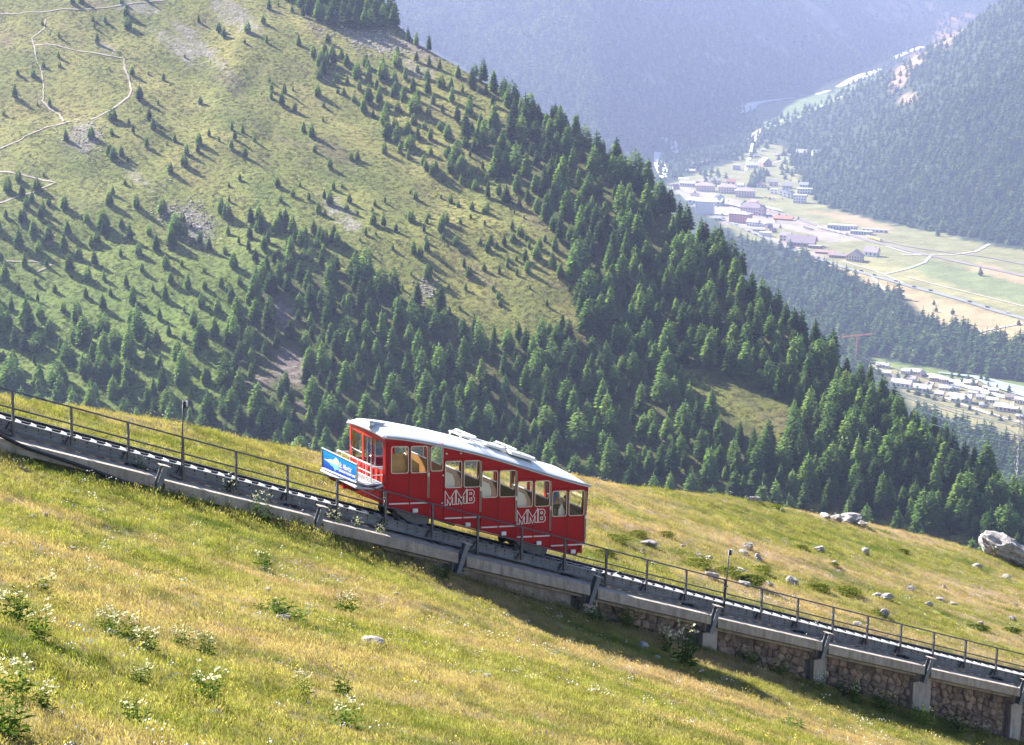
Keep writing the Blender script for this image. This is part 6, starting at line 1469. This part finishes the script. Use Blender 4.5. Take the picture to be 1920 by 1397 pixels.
for a in [(1302, 372, 14, 5, 10, 'small pale house behind the long pale hall'), (1268, 356, 14, 6, 10, 'pale house beside the ridge trees at the village start'), (1312, 345, 14, 5, 10, 'little brown house behind the left apartment block'), (1388, 352, 12, 5, 8, 'little house right of the red-roofed house'), (1346, 414, 14, 5, 10, 'small house below the hotel on the village road'), (1444, 428, 12, 5, 8, 'small shed right of the low white annex'), (1452, 436, 12, 4, 8, 'tiny shed on the slope below the yard'), (1412, 383, 14, 5, 8, 'small building behind the station roof'), (1426, 352, 14, 6, 8, 'small house right of the apartment blocks'), (1490, 448, 12, 5, 8, 'little pale hut behind the big brown farmhouse')]:
    house(a[0], a[1], a[2], a[3], a[4], random.choice([WH, CR, BRN, GR]), random.choice([RG_, RP, RBR, (.5, .3, .24)]), a[5], random.choice([-30, -14, 30]), 'gable', .4, (2, 1))
# station platforms and trains
def along(a, b, n):
    return [(a[0]+(b[0]-a[0])*i/n, a[1]+(b[1]-a[1])*i/n) for i in range(n+1)]
def flat_roof(pa, pb, wd, hgt, label):
    (Pa, Pb), _ = march([pa[0], pb[0]], [pa[1], pb[1]], valley_z, 1900, 6500, 1100); c = (Pa+Pb)/2; d = Pb-Pa; L_ = np.linalg.norm(d); d /= L_; n = np.array([-d[1], d[0], 0])
    root = empty('platform_canopy', tuple(c), label, 'canopy', 'platform canopies of the station'); m = MB(c); m.box(c+ZV*hgt, d*L_, n*wd, ZV*.4); m.build('roof', roofmat(RW), root)
    for s in (-.42, -.14, .14, .42):
        m = MB(c); m.box(c+d*L_*s+ZV*hgt/2, d*.4, n*.4, ZV*hgt); m.build('post', MT['steel_dark'], root)
flat_roof((1360, 383), (1395, 393), 7, 5, 'pale platform canopy left of the station building'); flat_roof((1432, 391), (1466, 399), 6, 5, 'pale platform canopy right of the station building')
def train(pxs, col, hgt, label, carlab, lift=1.2):
    P2, _ = march([p[0] for p in pxs], [p[1] for p in pxs], valley_z, 1900, 6500, 1100)
    for i, (a, b) in enumerate(zip(P2[:-1], P2[1:])):
        c = (a+b)/2; d = b-a; L_ = np.linalg.norm(d); d /= L_; n = np.cross(ZV, d)
        root = empty(label, tuple(c), carlab[i], 'train car', 'rolling stock beside the depot'); m = MB(c); m.box(c+ZV*(lift+1+hgt/2), d*(L_-1.4), n*3.0, ZV*hgt); m.build('body', col, root)
        m = MB(c); m.box(c+ZV*(lift+1+hgt+.2), d*(L_-1.6), n*2.7, ZV*.4); m.build('roof', MT['wagon'], root)
        for s in (-.33, .33):
            m = MB(c); m.box(c+d*L_*s+ZV*(lift+.5), d*3, n*2.4, ZV*1.0); m.build('bogie', MT['steel_dark'], root)
MT['train_y'] = plain('yellow_train', (.65, .42, .05), .5); MT['train_r'] = plain('red_train', (.5, .05, .04), .5)
train(along((1625, 446), (1652, 454), 2), MT['train_y'], 3.2, 'railcar', ['yellow rail vehicle right of the depot, left half', 'yellow rail vehicle right of the depot, right half'])
train(along((1533, 428), (1588, 442), 5), MT['wagon'], 2.4, 'goods_wagon', [f'grey goods wagon, {o} in the row before the depot' for o in ('first from the left', 'second from the left', 'middle one', 'second from the right', 'first from the right')])
CARC = [(.03, .03, .04), (.05, .05, .07), (.4, .05, .04), (.6, .6, .62), (.08, .1, .2), (.25, .26, .28)]
CM = [plain('car_paint', c, .35) for c in CARC]
CB = MB(); CB.prism([(-2.3, -.9, .35), (2.3, -.9, .35), (2.3, -.9, .85), (1.4, -.9, .95), (.7, -.9, 1.5), (-1.5, -.9, 1.5), (-2.2, -.9, .95)], (0, 1.8, 0)); CBM = [mesh('car', CB.v, CB.f, c) for c in CM]
WB_ = MB(); [WB_.tube([(x, y-.1, .33), (x, y+.1, .33)], .33, 8) for x in (-1.4, 1.4) for y in (-.85, .85)]; WHM = mesh('wheels', WB_.v, WB_.f, MT['black'])
GB = MB(); GB.prism([(-1.3, -.91, 1.0), (1.2, -.91, 1.0), (.65, -.91, 1.42), (-1.2, -.91, 1.42)], (0, 1.82, 0)); GBM = mesh('side_windows', GB.v, GB.f, MT['win_dark'])
def autos(lst, grp, yaw):
    for px, py, c, lb in lst:
        Pq, _ = march([px], [py], valley_z, 1900, 6500, 1100); t = link('parked_car' if 'parked' in lb else 'road_car', CBM[c], None, Pq[0]+ZV*1.25); t.scale = (1.5, 1.5, 1.5); t.rotation_euler[2] = math.radians(yaw); tag(t, lb, 'car', grp)
        link('side_windows', GBM, t); link('wheels', WHM, t)
autos([(1615, 510, 0, 'first dark car on the far main road from the chalet'), (1640, 518, 1, 'second dark car on the far main road from the chalet'), (1680, 529, 2, 'reddish car on the far main road'), (1714, 540, 0, 'dark car leading the close pair on the far main road'), (1745, 547, 1, 'dark car trailing the close pair on the far main road'), (1818, 568, 0, 'dark car on the right part of the main road, left of two'), (1851, 578, 4, 'dark car on the right part of the main road, right of two'), (1890, 589, 3, 'pale car at the right end of the main road'), (1524, 484, 2, 'red car on the road bend by the farm')], 'cars on the far main road', -50)
autos([(1345+12*i, 405+6.2*i, random.randrange(6), f'parked car, {o} along the village road below the hotels') for i, o in enumerate(('first', 'second', 'third', 'fourth', 'fifth', 'sixth', 'seventh', 'eighth'))], 'cars parked along the village road', -55)
autos([(1508+5*i, 428+1.6*i, (0, 1, 4, 0)[i], f'parked dark car, {o} of four on the pale yard before the depot') for i, o in enumerate(('first', 'second', 'third', 'last'))], 'cars parked on the pale yard', 30)
autos([(1436+7*i, 372+1.5*i, (0, 2, 5)[i], f'parked car, {o} of three below the apartment blocks') for i, o in enumerate(('first', 'second', 'last'))], 'cars parked below the apartments', 10)
# tower crane behind the wooded ridge
Pq, _ = march([1600], [690], valley_z, 1800, 3600, 900); cp = Pq[0]; dC = float(cp@FWD); jr = ray(1607, 629.5); jl = ray(1579, 632.5); jrr = ray(1635, 627)
top = jr*(dC/(jr@FWD)); cp = np.array([top[0], top[1], float(valley_z(top[0:1], top[1:2])[0])])
MT['crane'] = plain('orange_crane_paint', (.55, .17, .06), .5)
cr_ = empty('tower_crane', tuple(cp), 'orange jib of a tower crane above the wooded ridge', 'crane')
m = MB(cp)
a, b = jl*(dC/(jl@FWD)), jrr*(dC/(jrr@FWD)); dd = (b-a); L_ = np.linalg.norm(dd); dd /= L_; n_ = np.cross(dd, ZV)
for o_ in (n_*.8, -n_*.8, ZV*1.6): m.tube([a+o_, b+o_], .28, 4)
for i in range(18):
    p0_, p1_ = a+dd*L_*i/18, a+dd*L_*(i+1)/18
    m.tube([p0_+n_*.8, p1_+ZV*1.6], .14, 4); m.tube([p0_-n_*.8, p1_+ZV*1.6], .14, 4)
m.build('jib', MT['crane'], cr_)
m = MB(cp); m.tube([cp, top+ZV*2], .9, 4); m.build('mast', MT['crane'], cr_)
# pylon and cables
DP = 980.0
pb = ray(1916, 905)*DP; pt = ray(1916, 776)*DP
pyl = empty('power_pylon', tuple(pb), 'grey lattice power pylon at the right edge above the wood', 'pylon')
def lat(mb, p0, p1, w0, w1, n, r):
    e = [np.array([1, 1, 0]), np.array([-1, 1, 0]), np.array([-1, -1, 0]), np.array([1, -1, 0])]
    for i in range(n):
        u0, u1 = i/n, (i+1)/n; a = [p0+(p1-p0)*u0+k*(w0+(w1-w0)*u0) for k in e]; b = [p0+(p1-p0)*u1+k*(w0+(w1-w0)*u1) for k in e]
        for j in range(4): mb.tube([a[j], b[j]], r, 4); mb.tube([a[j], b[(j+1) % 4]], r*.6, 4); mb.tube([a[(j+1) % 4], b[j]], r*.6, 4); mb.tube([b[j], b[(j+1) % 4]], r*.6, 4)
MT['pylon'] = plain('pylon_steel', (.22, .22, .25), .5, .3)
m = MB(pb); lat(m, pb-ZV*8, pt, 2.6, .7, 12, .08); m.build('mast', MT['pylon'], pyl)
ARM = [(1896, 800), (1894, 826), (1900, 848)]
for i, (axp, ayp) in enumerate(ARM):
    c = ray(1916, ayp-4)*DP; l = ray(axp, ayp)*DP; r2 = ray(1936, ayp+4)*DP
    m = MB(pb); m.tube([l, c+ZV*1.2], .12, 4); m.tube([l, c-ZV*.4], .12, 4); m.tube([r2, c+ZV*1.2], .12, 4); m.tube([r2, c-ZV*.4], .12, 4); m.build('cross_arm', MT['pylon'], pyl)
MT['cable'] = plain('bright_aluminium_cable', (.75, .75, .74), .35, .3)
def cable(px, dA, dB, lb, r=.16):
    ds = np.linspace(dA, dB, len(px)); P3 = [ray(*p)*d for p, d in zip(px, ds)]; q = []
    for a, b in zip(P3[:-1], P3[1:]): q += [a+(b-a)*u/8 for u in range(8)]
    q.append(P3[-1]); m = MB(q[0]); m.tube(q, r, 5); tag(m.build('power_cable', MT['cable'], None), lb, 'cable', 'power cables above the wood')
for px, lb in [([(1600, 661), (1637, 679), (1760, 717), (1905, 749), (1950, 758)], 'topmost pale cable crossing the lower village'), ([(1640, 702), (1683, 721), (1760, 747), (1903, 774), (1950, 783)], 'second pale cable from the top, along the village edge'), ([(1660, 722), (1703, 741), (1780, 763), (1896, 785), (1921, 797)], 'third pale cable from the top, bending at the pylon'), ([(1680, 736), (1725, 751), (1800, 772), (1894, 794), (1921, 799)], 'fourth pale cable from the top, bending at the pylon'), ([(1682, 741), (1727, 756), (1800, 777), (1900, 798), (1940, 806)], 'fifth pale cable from the top, close below the fourth'),
               ([(1720, 768), (1761, 783), (1830, 797), (1896, 808), (1921, 824)], 'third pale cable from the bottom, bending at the pylon'), ([(1745, 778), (1789, 792), (1840, 803), (1900, 815), (1940, 822)], 'second pale cable from the bottom, near the pylon'), ([(1750, 796), (1796, 810), (1840, 820), (1898, 829), (1921, 845)], 'lowest pale cable, bending at the pylon')]: cable(px, 760, DP, lb)
